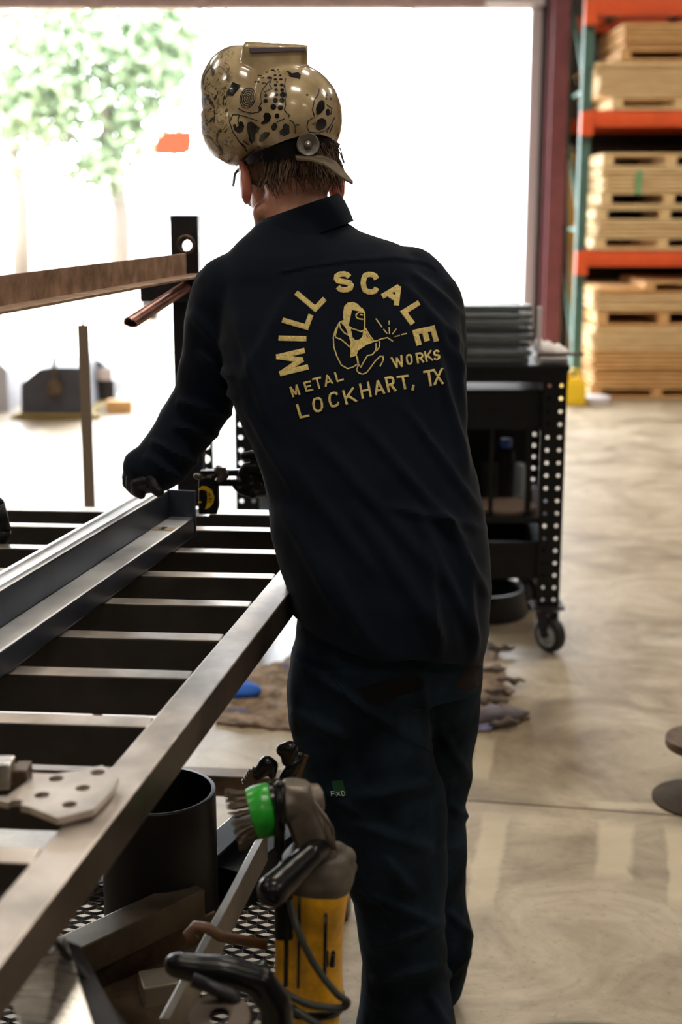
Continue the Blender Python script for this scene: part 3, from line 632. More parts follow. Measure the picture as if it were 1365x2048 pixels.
# stool
sc_ = G(1392, 1600)
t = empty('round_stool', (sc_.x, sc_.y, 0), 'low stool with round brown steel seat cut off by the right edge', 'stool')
hs = .19; cs_ = U(1408, 1478, sc_.y)
b = B(); b.lathe((cs_.x, sc_.y, cs_.z - .022), (0, 0, 1), [(0, 0), (.10, 0), (.102, .004), (.102, .02), (.1, .024), (0, .024)], 56); b.build('seat', M_brown, t, smooth=True, auto=True)
b = B(); b.tube([(cs_.x, sc_.y, .008), (cs_.x, sc_.y, cs_.z - .022)], .018, 16); b.build('post', M_dark, t, smooth=True, auto=True)
b = B(); b.lathe((sc_.x + .01, sc_.y, 0), (0, 0, 1), [(0, 0), (.128, 0), (.128, .006), (.12, .008), (0, .008)], 56); b.build('floor_plate_or_shadow_disc', mat('brown_seat_shadow', rgb(66, 56, 44), .75, var=.3, spec=.15), t, smooth=True, auto=True)  # added dark disc, stands in for the seat's cast shadow on the floor
# green drum below the frame
c = U(1150, 2044, 1.25); b = B(); zz = c.z; r = .19
t = empty('green_drum', (c.x, 1.25 - .19, 0), 'dark green drum whose curved rim just enters the bottom edge', 'drum')
M_gd = mat('dark_green_paint', rgb(26, 40, 28), .4)
b = B(); b.lathe((c.x, c.y - r, 0), (0, 0, 1), [(0, 0), (r - .005, 0), (r - .005, .3), (r, .31), (r - .005, .32), (r - .005, zz - .01), (0, zz - .01)], 64); b.build('drum_body', M_gd, t, smooth=True, auto=True)
b = B(); b.lathe((c.x, c.y - r, zz - .012), (0, 0, 1), [(r - .006, 0), (r, .0), (r + .002, .006), (r, .012), (r - .006, .012)], 64); b.build('rim', M_gd, t, smooth=True)

# ================================================================ welding table frame
ZT = .95; TS = .05
A0 = G(60, 1726, ZT); A1 = G(545, 1157, ZT); rd = (A1 - A0).normalized()
rn = Vector((rd.y, -rd.x, 0))            # to the right of the rail
c5l = G(130, 1275, ZT); c5r = G(435, 1283, ZT); cd = (c5l - c5r).normalized()      # cross direction, to the left
def railpt(s): return A0 + rd * s
rows = {}
def Yat(py, px=450): return G(px, py, ZT)
far = G(545, 1030, ZT)
t = empty('welding_table', (A0.x, A0.y, 0), 'long welding table frame of square steel tubes with a ladder of crossbars', 'table')
def hit(p):   # intersection of the cross line through p with the rail left edge
    a = A0; m = Matrix(((rd.x, -cd.x), (rd.y, -cd.y))); v = m.inverted() @ Vector((p.x - a.x, p.y - a.y)); return a + rd * v[0]
TW = 1.15
s_far = (hit(far) - A0).dot(rd)
b = B(); h0 = railpt(-.75) + rn * TS / 2 - Vector((0, 0, TS / 2)); h1 = railpt(s_far + TS) + rn * TS / 2 - Vector((0, 0, TS / 2)); b.bar(h0, h1, TS, TS, hollow=.005); topmat(b.build('rail', M_steel, t, bevel=.004))
bar_rows = [(1030, 545), (1063, 560), (1108, 560), (1157, 545), (1213, 495), (1281, 435), (1357, 370), (1453, 285), (1573, 170), (1726, 60), (1925, -110)]
for i, (py, px) in enumerate(bar_rows):
    j = hit(G(px, py, ZT)); p0 = j - Vector((0, 0, TS / 2)) + rd * TS / 2; p1 = p0 + cd * TW
    b = B(); cw, ch = (.036, .058) if i else (TS, TS); b.bar(p0 - Vector((0, 0, (ch - TS) / 2 + .0003)) - rd * (TS - cw) / 2, p1 - Vector((0, 0, (ch - TS) / 2 + .0003)) - rd * (TS - cw) / 2, cw, ch); topmat(b.build('crossbar' if i else 'end_rail', M_scale, t, bevel=.003))
L0 = railpt(-.75) + cd * TW; L1 = railpt(s_far + TS) + cd * TW
b = B(); b.bar(L0 - Vector((0, 0, TS / 2)) - rn * TS / 2, L1 - Vector((0, 0, TS / 2)) - rn * TS / 2, TS, TS); b.build('rail', M_steel, t, bevel=.003)
lowz = .30
for s_, side in ((s_far + .02, 0), (s_far + .02, 1), (-.7, 0), (-.7, 1)):
    p = railpt(s_) + (cd * (TW - .02) if side else rn * TS / 2); b = B(); b.bar(Vector((p.x, p.y, .0)), Vector((p.x, p.y, ZT - TS)), TS, TS, up=rd); b.build('leg', M_steel, t, bevel=.003)
p = railpt(s_far + .02); b = B(); b.bar(Vector((p.x, p.y, .32)) + rn * .02, Vector((p.x, p.y, .32)) + cd * TW, TS, TS); b.build('stretcher', M_brown, t, bevel=.003)
# the lower deck: separate low cart with expanded metal mesh
SZ = .45
D0 = G(75, 1765, SZ); mfar = G(560, 1762, SZ).y; mnear = 1.42; mx0 = -.75; mx1 = U(600, 1800, G(560, 1800, SZ).y).x
t = empty('scrap_trolley', ((mx0 + mx1) / 2, (mfar + mnear) / 2, 0), 'low trolley with an expanded metal mesh deck beside the table', 'trolley')
b = B(); pw, ph = .034, .0150; yy = mnear; r_ = 0
while yy < mfar:
    x = mx0 + (pw / 2 if r_ % 2 else 0)
    while x < mx1 - pw:
        for sx, sy in ((1, 1), (1, -1), (-1, 1), (-1, -1)):
            q0 = Vector((x + sx * pw * .5, yy, SZ)); q1 = Vector((x + sx * pw * .08, yy + sy * ph * .5, SZ)); q2 = Vector((x, yy + sy * ph * .5, SZ))
            n_ = Vector((0, sy * .0024, 0))
            vv = [b.bm.verts.new(v_) for v_ in (q0 + Vector((0, -sy * .0014, .001)), q1 + Vector((0, -sy * .0014, .001)), q2 + Vector((0, -sy * .0014, .001)), q2 + n_ * .3 + Vector((0, 0, -.001)), q1 + n_ * .3 + Vector((0, 0, -.001)), q0 + n_ * .7 + Vector((0, 0, -.001)))]
            b.bm.faces.new(vv if sx * sy > 0 else list(reversed(vv)))
        x += pw
    yy += ph / 1.0; r_ += 1
    if r_ > 200: break
me_ = b.build('mesh_deck', M_dark, t); sm_ = me_.modifiers.new('s', 'SOLIDIFY'); sm_.thickness = .0025
b = B()
for (a, c) in (((mx0, mnear), (mx1, mnear)), ((mx0, mfar), (mx1, mfar)), ((mx0, mnear), (mx0, mfar)), ((mx1, mnear), (mx1, mfar))):
    b.bar((*a, SZ - .018), (*c, SZ - .018), .03, .03)
b.build('frame', M_black, t)
for x in (mx0, mx1):
    for y in (mnear, mfar):
        b = B(); b.bar((x, y, .0), (x, y, SZ - .033), .03, .03, up=Vector((0, 1, 0))); b.build('leg', M_black, t)

# pipe section on the deck
py_ = 2.02; pc = U(316, 1580, py_); pr = .093
b = B(); b.lathe((pc.x, py_ - .0, SZ + .003), (0, 0, 1), [(pr - .007, 0), (pr, 0), (pr, pc.z - SZ - .004), (pr - .0015, pc.z - SZ - .003), (pr - .007, pc.z - SZ - .003), (pr - .007, 0)], 64)
tag(b.build('pipe_section', mat('black_pipe', rgb(30, 29, 29), .45, metal=.5), None, smooth=True, auto=True), 'short black steel pipe standing upright on the mesh deck behind the rail', 'pipe')

# workpiece: two parallel tubes with spacers
E = G(390, 1073, ZT + .002); wd = Vector(((1290 - CX) / F * math.cos(PITCH), 1, 0)).normalized(); wn = Vector((wd.y, -wd.x, 0))
L_ = 2.1; zt = U(386, 959, E.y).z; z1 = U(388, 1030, E.y).z; z2 = U(388, 986, E.y).z
def plane_z(px, py, off):
    d = ray(px, py); o = Vector((0, 0, CAMZ)); q = E - wn * off; tt = (q - o).dot(wn) / d.dot(wn); return (o + d * tt)
z1 = plane_z(0, 1304, 0).z; p_in = G(0, 1254, z1); off1 = (E - p_in).dot(wn); zt = plane_z(0, 1182, off1).z; off2 = (E - G(0, 1141, zt)).dot(wn)

t = empty('steel_workpiece', E - wd * .9, 'long blue-grey stepped workpiece of steel tubes lying diagonally across the table', 'workpiece')
def tb(za, zb, name, o0, o1, m=M_tube_shade):
    w = o1 - o0; b = B(); c = E - wn * (o0 + o1) / 2; b.bar(Vector((c.x, c.y, (za + zb) / 2)) - wd * L_, Vector((c.x, c.y, (za + zb) / 2)), w, zb - za); return topmat(b.build(name, m, t, bevel=.004), M_tube_lit)  # pale tops over dark sides imitate door light on one steel
tb(ZT + .002, z1, 'lower_tube', 0, off1 - .0005); tb(ZT + .002, zt, 'tall_tube', off1, off2)
for w_, dz in ((.012, 0), ):
    b = B()
    for off in (off1 + .012, off2 - .012): b.bar(Vector((E.x, E.y, zt + .0015)) - wn * off - wd * L_, Vector((E.x, E.y, zt + .0015)) - wn * off, .008, .003)
    b.build('seam', M_tube_lit, t)
b = B(); b.bar(Vector((E.x, E.y, ZT + .002)) + wd * .003 - wn * off2 / 2, Vector((E.x, E.y, zt)) + wd * .003 - wn * off2 / 2, off2 + .004, .006, up=wd); b.build('end_plate', M_tube_shade, t, bevel=.001)
b = B(); c = E - wd * .11 - wn * off1 * .5; b.bar(Vector((c.x, c.y, z1 + .0006)) - wn * off1 * .42, Vector((c.x, c.y, z1 + .0006)) + wn * off1 * .42, .026, .0010)
o = b.build('paper_tag', mat('cream_tag', rgb(196, 180, 150), .7), t); o['label'] = 'cream tag with black digits'
M_ink = mat('black_ink', rgb(16, 16, 18), .7)
def flat_text(txt, origin, ux_, uy_, size, m, parent, name, th=.0006):
    cu = bpy.data.curves.new('txt', 'FONT'); cu.body = txt; cu.size = size; cu.extrude = th; cu.align_x = 'CENTER'; cu.align_y = 'CENTER'
    o = bpy.data.objects.new('txt', cu); COL.objects.link(o); me = evald(o); bpy.data.objects.remove(o)
    uz = ux_.cross(uy_); R = Matrix((ux_, uy_, uz)).transposed().to_4x4(); me.transform(Matrix.Translation(origin) @ R); return link(name, me, m, parent)
flat_text('144', Vector((c.x, c.y, z1 + .0014)), wd, -wn, .016, M_ink, o, 'digits')

# post with hole, bracket, angle iron
PY = G(480, 1022, ZT).y + .06
pl, prr = U(345, 600, PY).x, U(399, 600, PY).x; pz1 = U(370, 432, PY).z; pw = prr - pl; px_ = (pl + prr) / 2
t = empty('upright_post', (px_, PY, ZT), 'dark square steel post with a round hole standing at the table end', 'post')
hz = U(373, 489, PY).z
bp = B(); bp.box((px_, PY + pw / 2, (ZT + pz1) / 2), (pw, pw, pz1 - ZT + .0))
me = bpy.data.meshes.new('p'); bp.bm.to_mesh(me); bp.bm.free()
cb = B(); cb.box((px_, PY + pw / 2, (ZT + pz1) / 2), (pw - .01, pw - .01, pz1 - ZT + .2)); me = boolean(me, cb)
cb = B(); cb.tube([(px_ + .003, PY - .1, hz + .0), (px_ + .003, PY + .3, hz - .012)], .0135, 32); me = boolean(me, cb)
link('tube', me, M_dark, t, bevel=.002)
b = B(); b.box((px_, PY + pw / 2, ZT + .003), (pw + .03, pw + .03, .006)); b.build('foot_plate', M_dark, t)
b = B(); b.lathe((px_ + .003, PY, hz), (0, -1, 0), [(.0137, 0), (.0137, .003), (.018, .002), (.021, 0)], 28); b.build('weld_ring', M_brown, t, smooth=True)
bl, br = U(288, 575, PY).x, U(426, 575, PY).x; zb0, zb1 = U(350, 599, PY).z, U(350, 552, PY).z
b = B(); b.bar((bl, PY - .03, (zb0 + zb1) / 2), (br, PY - .03, (zb0 + zb1) / 2), .055, zb1 - zb0, hollow=.005); b.build('cross_tube', M_dark, t, bevel=.003)
# angle iron resting on the cross tube, running toward the viewer parallel to the rail
ad = rd.copy(); q1 = Vector((U(398, 540, PY - .03).x, PY + .0, zb1 + .003)); q0 = q1 - ad * 2.3
t = empty('angle_iron', q1, 'rusty angle iron bar reaching in from the left edge to the dark post', 'angle iron')
an = Vector((ad.y, -ad.x, 0)); lg = .046
b = B(); b.bar(q0, q1, .046, .005); b.build('flange', M_rust, t, bevel=.001)
b = B(); e1 = q1 - ad * .04 - an * .021 + Vector((0, 0, lg / 2)); b.bar(q0 - an * .021 + Vector((0, 0, lg / 2)), e1, .005, lg); b.build('web', M_rust, t, bevel=.001)
# pipe nozzle stub
n0 = U(372, 574, PY - .07); n1 = U(258, 648, PY - .24)
dr = (n1 - n0).normalized()
b = B(); b.tube([n0, n0 + (n1 - n0) * .55, n1 - dr * .001], [.0125, .013, .0135], 24, cap=True)
me = bpy.data.meshes.new('n'); b.bm.to_mesh(me); b.bm.free()
cb = B(); cb.tube([n0 + (n1 - n0) * .05, n1 + dr * .1]  , .0105, 24); me = boolean(me, cb)
cb = B(); R_ = Matrix.Rotation(math.radians(-38), 3, 'X'); cb.box(n1 + Vector((.0, -.05, -.045)), (.4, .1, .14), R_); me = boolean(me, cb)
tag(link('pipe_stub', me, [M_copper], None, smooth=True, auto=True), 'small copper pipe stub cut at an angle poking down-left from the dark post', 'pipe')
# thin flat stand bar behind the table, with a thin rod on top
Yb = 3.5
t = empty('stand_bar', U(170, 1000, Yb), 'tall thin flat steel bar leaning beyond the far end of the table', 'bar'); t.location.z = 0
g0 = U(183, 1100, Yb); g0b = U(166, 650, Yb); dd = (g0 - g0b); g0 = g0b + dd * ((g0b.z - .0) / (g0b.z - g0.z))
b = B(); b.bar(g0, g0b, .008, .027, up=Vector((1, 0, 0))); b.build('flat_bar', mat('tan_bar', rgb(136, 120, 104), .6), t)
b = B(); b.tube([g0b, U(171, 585, Yb)], .003, 8); b.build('thin_rod', M_brown, t)
b = B(); b.box((g0.x, g0.y, .004), (.14, .14, .008)); b.build('foot_plate', M_brown, t)
# dark clamp at the left edge
b = B(); c = U(-8, 1035, 2.55); b.chain([U(-30, 1060, 2.6), U(-8, 1010, 2.6), U(8, 1060, 2.6), U(4, 1090, 2.6)], [.02, .018, .014, .012]); 
tag(b.build('dark_clamp', M_black, None, smooth=True), 'dark rounded clamp on the table cut off by the left edge', 'clamp')

# perforated gusset plate
gz = ZT + .012
gpoly = [(-40, 1592), (14, 1592), (58, 1560), (110, 1548), (205, 1531), (238, 1553), (222, 1582), (188, 1618), (140, 1630), (116, 1636), (60, 1614)]
gp = [G(x, y, gz) for x, y in gpoly]
me = bpy.data.meshes.new('g'); b = B(); b.prism([p - Vector((0, 0, .008)) for p in gp], (0, 0, .008)); b.bm.to_mesh(me); b.bm.free()
for hx, hy in ((112, 1557), (195, 1545), (166, 1576), (84, 1590), (139, 1609), (30, 1606)):
    c = G(hx, hy, gz); cb = B(); cb.tube([c - Vector((0, 0, .03)), c + Vector((0, 0, .03))], .0085, 24); me = boolean(me, cb)
tag(link('gusset_plate', me, M_worn, None, bevel=.0008), 'angular steel gusset plate with drilled holes lying on the crossbars', 'plate')
b = B(); a0 = G(-60, 1545, ZT + .02); a1 = G(26, 1545, ZT + .02); b.bar(a0, a1, .03, .03); 
o = b.build('steel_block', M_chrome, None, bevel=.002); tag(o, 'bright small steel block behind the gusset plate at the left edge', 'block')
b = B(); b.bar(G(30, 1549, ZT + .012), G(60, 1549, ZT + .012), .03, .022); tag(b.build('spacer_block', M_brown, None, bevel=.002), 'small brown spacer between the bright block and the gusset plate', 'block')

# ================================================================ scrap on the mesh deck (near, blurred)
def on(px, py, z): return G(px, py, z)
M_sq = mat('brown_grey_tube', rgb(92, 82, 70), .42, metal=.6, var=.25, scale=16, rvar=.1)
z = SZ + .10
p0, p1 = G(95, 1905, z), G(390, 1768, z); b = B(); b.bar(p0 - Vector((0, 0, .025)), p1 - Vector((0, 0, .025)), .05, .05, hollow=.005); tag(b.build('square_tube_offcut', M_sq, None, bevel=.004), 'brown square tube offcut lying across the mesh deck', 'tube')
z = SZ + .05
p0, p1 = G(100, 1972, z), G(430, 1822, z); b = B(); b.bar(p0 - Vector((0, 0, .023)), p1 - Vector((0, 0, .023)), .006, .046); b.bar(p0 - Vector((0, .03, .044)), p1 - Vector((0, .03, .044)), .06, .005); tag(b.build('angle_offcut', M_brown, None, bevel=.001), 'dark brown angle offcut in front of the square tube offcut', 'angle iron')
z = SZ + .01
p = [G(x, y, z) for x, y in ((150, 1990), (240, 1962), (350, 1964), (400, 1990), (420, 2080), (150, 2080))]; b = B(); b.prism([v - Vector((0, 0, .006)) for v in p], (0, 0, .008)); tag(b.build('curved_plate', M_brown, None, bevel=.001), 'dark curved-edge steel plate at the bottom of the deck', 'plate')
c = G(318, 1950, SZ + .045); b = B(); b.box(c - Vector((0, 0, .02)), (.055, .05, .035), Matrix.Rotation(.3, 3, 'Z')); tag(b.build('metal_cube', mat('pale_grey_block', rgb(150, 142, 130), .4, metal=.5), None, bevel=.003), 'small pale grey metal block in front of the angle offcut', 'block')
# long flat bar pointing to the viewer
a, c = G(528, 1692, SZ + .16), G(330, 2075, SZ + .17)
b = B(); b.bar(a, c, .012, .05); tag(b.build('flat_bar', mat('worn_flat_bar', rgb(128, 120, 110), .35, metal=.75, var=.25), None, bevel=.001), 'long worn flat bar on edge running toward the viewer beside the grinder', 'bar')
# black channels
for i, (pa, pb_, z_, w_, h_) in enumerate((((392, 1722), (468, 1655), SZ + .10, .05, .06), ((452, 1737), (548, 1672), SZ + .08, .055, .075))):
    a, c = G(*pa, z_), G(*pb_, z_); b = B(); b.bar(a - Vector((0, 0, h_ / 2)), a - Vector((0, 0, h_ / 2)) + (c - a).normalized() * .2, w_, h_, hollow=.004)
    tag(b.build('black_channel', mat('glossy_black_steel', rgb(16, 19, 24), .25), None, bevel=.003), ['narrow glossy black tube offcut left of the pair under the green brush', 'wider glossy black tube offcut right of the pair under the green brush'][i], 'tube', 'black tube offcuts')
# leaning bright plate at the bottom left
q = [U(20, 1990, 1.25), U(130, 1870, 1.34), U(190, 2060, 1.22), U(70, 2140, 1.15)]
b = B(); n_ = (q[1] - q[0]).cross(q[3] - q[0]).normalized() * .006; b.prism(q, n_); tag(b.build('bright_plate', M_chrome, None, bevel=.001), 'bright scratched steel plate leaning at the bottom left corner', 'plate')
q = [U(135, 1880, 1.36), U(160, 1890, 1.36), U(260, 2080, 1.25), U(190, 2100, 1.22)]
b = B(); n_ = (q[1] - q[0]).cross(q[3] - q[0]).normalized() * .006; b.prism(q, n_); tag(b.build('narrow_plate', M_dark, None, bevel=.001), 'narrow dark plate beside the bright scratched plate', 'plate')
b = B(); b.tube([U(112, 1885, 1.3), U(190, 1975, 1.32), U(275, 2090, 1.25)], .0035, 8); tag(b.build('thin_cable', M_dark, None, smooth=True), 'thin grey cable crossing the bottom left corner', 'cable')
# brown hook rod
b = B(); b.tube([U(388, 1882, 1.62), U(378, 1868, 1.62), U(392, 1852, 1.62), U(415, 1856, 1.62), U(440, 1872, 1.62), U(535, 1890, 1.62)], [.009, .008, .0075, .0075, .0075, .007], 10); tag(b.build('hook_rod', mat('copper_brown_rod', rgb(112, 84, 66), .45, metal=.5), None, smooth=True), 'brown hooked rod crossing in front of the long flat bar', 'rod')
# black C clamp at the bottom
b = B(); b.chain([U(352, 1930, 1.42), U(395, 1938, 1.42), U(450, 1942, 1.42), U(520, 1962, 1.42), U(552, 2010, 1.42), U(560, 2110, 1.42)], [.015, .017, .018, .019, .02, .02]); me = remesh(b, .004, 3)
t = empty('c_clamp', U(450, 2000, 1.42), 'black C clamp curving across the bottom edge in front of the grinder', 'clamp')
link('clamp_frame', (me.transform(Matrix.Identity(4)) or me), M_plastic, t, smooth=True)
b = B(); b.tube([U(385, 1960, 1.38), U(460, 1990, 1.38), U(505, 2040, 1.38)], .008, 10); b.build('rib', M_dark, t, smooth=True)
b = B(); c = U(440, 2044, 1.36); b.lathe(c, (0, -.3, 1), [(.012, 0), (.034, 0), (.036, .004), (.034, .01), (.012, .01)], 32); b.build('swivel_pad', M_steel, t, smooth=True, auto=True)

# bar clamps seen behind the grinder
def barclamp(a, c, head, label):
    t = empty('bar_clamp', a, label, 'clamp')
    d = (c - a).normalized(); n = 26; b = B(); b.bar(a, c, .006, .018, up=Vector((1, 0, 0)))
    side = d.cross(Vector((0, 1, 0))).normalized()
    for k in range(int((c - a).length / .006)): b.box(a + d * (.004 + k * .006) + side * .010, (.004, .006, .003), Matrix((side, Vector((0, 1, 0)), d)).transposed())
    b.build('toothed_bar', M_steel, t)
    b = B(); b.chain([U(x, y, a.y) for x, y in head], [.010, .013, .011, .006][:len(head)]); m_ = remesh(b, .003, 1); link('jaw', m_, M_plastic, t, smooth=True)
    return t
YC = 1.85
t = barclamp(U(585, 1566, YC), U(606, 1508, YC), ((565, 1500), (580, 1498), (577, 1520)), 'black bar clamp with a toothed bar beside his left knee'); 
b = B(); b.chain([U(572, 1558, YC), U(598, 1512, YC)], [.011, .009]); b.build('slide', M_plastic, t, smooth=True)
t = barclamp(U(496, 1572, YC), U(516, 1540, YC), ((518, 1548), (534, 1528), (543, 1532), (545, 1552)), 'small black bar clamp with shiny bar just above the wire brush')
# ---------------------------------------------------------------- grinder
GY = 1.62
def g(px, py, dy=0): return U(px, py, GY + dy)
t = empty('angle_grinder', g(620, 1800), 'large yellow angle grinder with a wire brush standing on its end on the trolley', 'grinder')
axb = (g(650, 1740) - g(625, 2020)).normalized()
base_ = g(617, 2040)
def prof_ring(c, rx_, ry_, ax, n=28, sq=2.6):
    u = ax.cross(Vector((0, 1, 0))).normalized(); v = ax.cross(u); out = []
    for k in range(n):
        a = 2 * PI * k / n; ca, sa = math.cos(a), math.sin(a); out.append(c + u * rx_ * math.copysign(abs(ca) ** (2 / sq), ca) + v * ry_ * math.copysign(abs(sa) ** (2 / sq), sa))
    return out
sc = depth_axis(GY, .7) / F
b = B(); b.loft([prof_ring(g(x, y), w * sc, w * sc * .92, axb) for x, y, w in ((620, 2010, 62), (619, 1985, 70), (618, 1960, 69), (618, 1900, 68), (619, 1840, 70), (622, 1790, 74), (625, 1765, 76), (627, 1752, 70))])
b.build('motor_housing', M_yellowt, t, smooth=True, norm=True)
b = B(); b.loft([prof_ring(g(x, y), w * sc, w * sc * .92, axb) for x, y, w in ((615, 2120, 46), (616, 2075, 52), (617, 2030, 64), (618, 2005, 66))]); b.build('tail_housing', M_yellowt, t, smooth=True, norm=True)
b = B(); b.loft([prof_ring(g(x, y), w * sc, w * sc * .92, axb) for x, y, w in ((619, 2006, 66), (619, 2000, 73), (619, 1990, 73), (619, 1984, 66))]); b.build('black_band', M_plastic, t, smooth=True, norm=True)
b = B()
for (x0, y0, x1, y1, w) in ((575, 1800, 572, 1970, 8), (600, 1790, 597, 1975, 5), (652, 1830, 650, 1960, 6)):
    b.chain([g(x0, y0, -.068), g(x1, y1, -.066)], [w * sc * .6, w * sc * .6])
b.build('grip_rib', M_plastic, t, smooth=True)
b = B()
for x in (654, 667): b.chain([g(x, 1905, -.055), g(x - 2, 1930, -.055)], [4.5 * sc, 6 * sc])
b.build('vent_slot', M_plastic, t, smooth=True)
b = B(); b.box(g(568, 1830, -.063), (.024, .01, .07)); b.build('switch', M_plastic, t, bevel=.004)
# collar between housing and gear case, grimy
b = B(); b.loft([prof_ring(g(x, y), w * sc, w * sc * .92, axb) for x, y, w in ((627, 1768, 74), (632, 1745, 78), (636, 1720, 70), (640, 1700, 56))]); b.ball(g(690, 1715), 24 * sc, sub=2); b.ball(g(700, 1735), 16 * sc, sub=2); b.ball(g(676, 1700), 18 * sc, sub=2)
me = remesh(b, .003, 2); link('collar', me, M_grime, t, smooth=True)
# gear case
b = B(); b.loft([prof_ring(g(x, y), w * sc, w * sc, axb, sq=3.2) for x, y, w in ((640, 1712, 44), (628, 1680, 40), (612, 1640, 40), (598, 1605, 38), (592, 1572, 30), (592, 1565, 24))])
b.tube([g(560, 1610, -.01), g(640, 1600, .01)], [36 * sc, 33 * sc], 28)
me = remesh(b, .0028, 3); link('gear_case', me, M_gearbox, t, smooth=True)
b = B()
for k in range(4): b.tube([g(628 + k * 7, 1600 + k * 9, -.02), g(648 + k * 6, 1640 + k * 5, -.02), g(660 + k * 4, 1700, -.02)], 1.8 * sc, 8)
b.build('cooling_fin', M_gearbox, t, smooth=True)
b = B(); b.box(g(560, 1640, -.02), (.006, .03, .10)); b.chain([g(560, 1572, -.03), g(559, 1700, -.03)], [11 * sc, 11 * sc]); b.build('spindle_collar', M_plastic, t, smooth=True)
# green cup guard + brush, axis pointing left
gax = (g(490, 1628) - g(540, 1616)).normalized() + Vector((0, -.12, 0)); gax.normalize()
gc = g(548, 1616)
b = B(); b.lathe(gc, gax, [(0, -.004), (44 * sc, -.004), (52 * sc, .002), (53 * sc, 30 * sc), (50 * sc, 44 * sc), (44 * sc, 46 * sc), (40 * sc, 40 * sc), (0, 38 * sc)], 48); b.build('brush_cup', M_greenp, t, smooth=True, auto=True)
b = B(); b.lathe(gc, gax, [(20 * sc, -16 * sc), (50 * sc, -10 * sc), (52 * sc, -3 * sc), (0, -3 * sc)], 40); b.build('washer', M_plastic, t, smooth=True, auto=True)
ug = gax.cross(Vector((0, 0, 1))).normalized(); vg = gax.cross(ug); b = B(); rnd = random.Random(3)
for k in range(20):
    a = 2 * PI * k / 20; rdv = ug * math.cos(a) + vg * math.sin(a)
    for q in range(26):
        ja = rnd.uniform(-.12, .12); rr = (43 + rnd.uniform(-4, 4)) * sc; rd2 = ug * math.cos(a + ja * .6) + vg * math.sin(a + ja * .6)
        tip = ug * math.cos(a + ja) + vg * math.sin(a + ja)
        b.tube([gc + gax * 38 * sc + rd2 * rr, gc + gax * (60 + rnd.uniform(-3, 3)) * sc + (rd2 + tip) * .5 * (rr + 5 * sc), gc + gax * (80 + rnd.uniform(-6, 6)) * sc + tip * (rr + rnd.uniform(8, 18) * sc)], .0006, 4, cap=False)
b.build('wire_bristles', M_wire, t)
# side handle
b = B(); b.tube([g(640, 1700, -.02), g(620, 1712, -.05), g(560, 1768, -.10), g(548, 1780, -.11)], [26 * sc, 25 * sc, 29 * sc, 31 * sc], 28); b.ball(g(546, 1782, -.112), 31 * sc); me = remesh(b, .003, 2); link('side_handle', me, M_plastic, t, smooth=True)
# cord
def spline(pts, n=8):
    out = []; P_ = [Vector(p) for p in pts]
    for i in range(len(P_) - 1):
        p0 = P_[max(0, i - 1)]; p1 = P_[i]; p2 = P_[i + 1]; p3 = P_[min(len(P_) - 1, i + 2)]
        for k in range(n):
            u = k / n; out.append(.5 * ((2 * p1) + (p2 - p0) * u + (2 * p0 - 5 * p1 + 4 * p2 - p3) * u * u + (3 * p1 - p0 - 3 * p2 + p3) * u ** 3))
    out.append(P_[-1]); return out
b = B(); b.tube(spline([g(x, y, dy) for x, y, dy in ((580, 1800, -.08), (596, 1860, -.10), (630, 1930, -.11), (672, 1985, -.12), (695, 2004, -.12), (680, 2016, -.12), (620, 2010, -.13), (570, 1985, -.13), (535, 1955, -.12), (530, 1930, -.10), (560, 1990, -.12), (620, 2040, -.14), (690, 2075, -.14))]), 7 * sc, 10); b.build('power_cord', mat('grey_cord', rgb(48, 50, 48), .5), t, smooth=True)
# ================================================================ the person
M_shirt = mat('navy_black_cloth', (.006, .0092, .017, 1), .9, bump=.12, bscale=900, sheen=.06, spec=.06, )
M_trouser = mat('dark_work_trousers', (.010, .018, .028, 1), .8, var=.6, scale=7, bump=.15, bscale=700, spec=.06)
M_skin = mat('skin', rgb(196, 140, 118), .5, var=.12, scale=30, bump=.05, bscale=200)
M_skin.node_tree.nodes['Principled BSDF'].inputs['Subsurface Weight'].default_value = .08
M_hair = mat('brown_hair', rgb(70, 50, 38), .5, col2=rgb(112, 82, 60), var=.4, scale=14, bump=.7, bscale=60, stretch=(5, 5, 1))
M_glove = mat('black_leather_glove', rgb(15, 13, 13), .5, var=.3, scale=30, spec=.3, bump=.2, bscale=60)
M_gold = mat('gold_thread', rgb(236, 212, 136), .55, var=.18, scale=160, bump=.5, bscale=600)
PYR = 2.30
person = empty('person', (U(760, 1400, PYR).x, PYR, 0), 'person seen from behind in dark navy shirt with gold lettering, leaning over the table', 'person')

# --- torso shirt
def mpp(Y, z): return depth_axis(Y, z) / F      # metres per photograph pixel at that place
def sring(py, xl, xr, Yc, t, n=44, sq=2.3, hem=None, tw=0.0):
    zc = U(700, py, Yc).z; a = U(xl, py, Yc).x; c = U(xr, py, Yc).x; cx = (a + c) / 2; hw = (c - a) / 2; out = []
    for k in range(n):
        th = 2 * PI * k / n; ca, sa = math.cos(th), math.sin(th)
        x = hw * math.copysign(abs(ca) ** (2 / sq), ca); y = t * math.copysign(abs(sa) ** (2 / sq), sa)
        z = zc
        if hem: z += hem(ca, sa)
        out.append(Vector((cx + x, Yc + y + tw * ca, z)))
    return out
rows_t = [(440, 520, 690, 2.415, .050), (462, 500, 722, 2.41, .062), (485, 474, 790, 2.405, .075), (510, 452, 838, 2.40, .09), (540, 440, 868, 2.395, .10), (580, 440, 896, 2.39, .112), (630, 440, 916, 2.375, .122), (690, 444, 925, 2.36, .13), (750, 452, 929, 2.34, .132),
          (810, 468, 931, 2.33, .132), (870, 495, 936, 2.315, .13), (925, 518, 946, 2.30, .13), (985, 536, 960, 2.295, .135), (1050, 542, 973, 2.29, .145), (1110, 552, 979, 2.285, .155), (1170, 572, 982, 2.28, .16), (1215, 582, 982, 2.28, .16)]
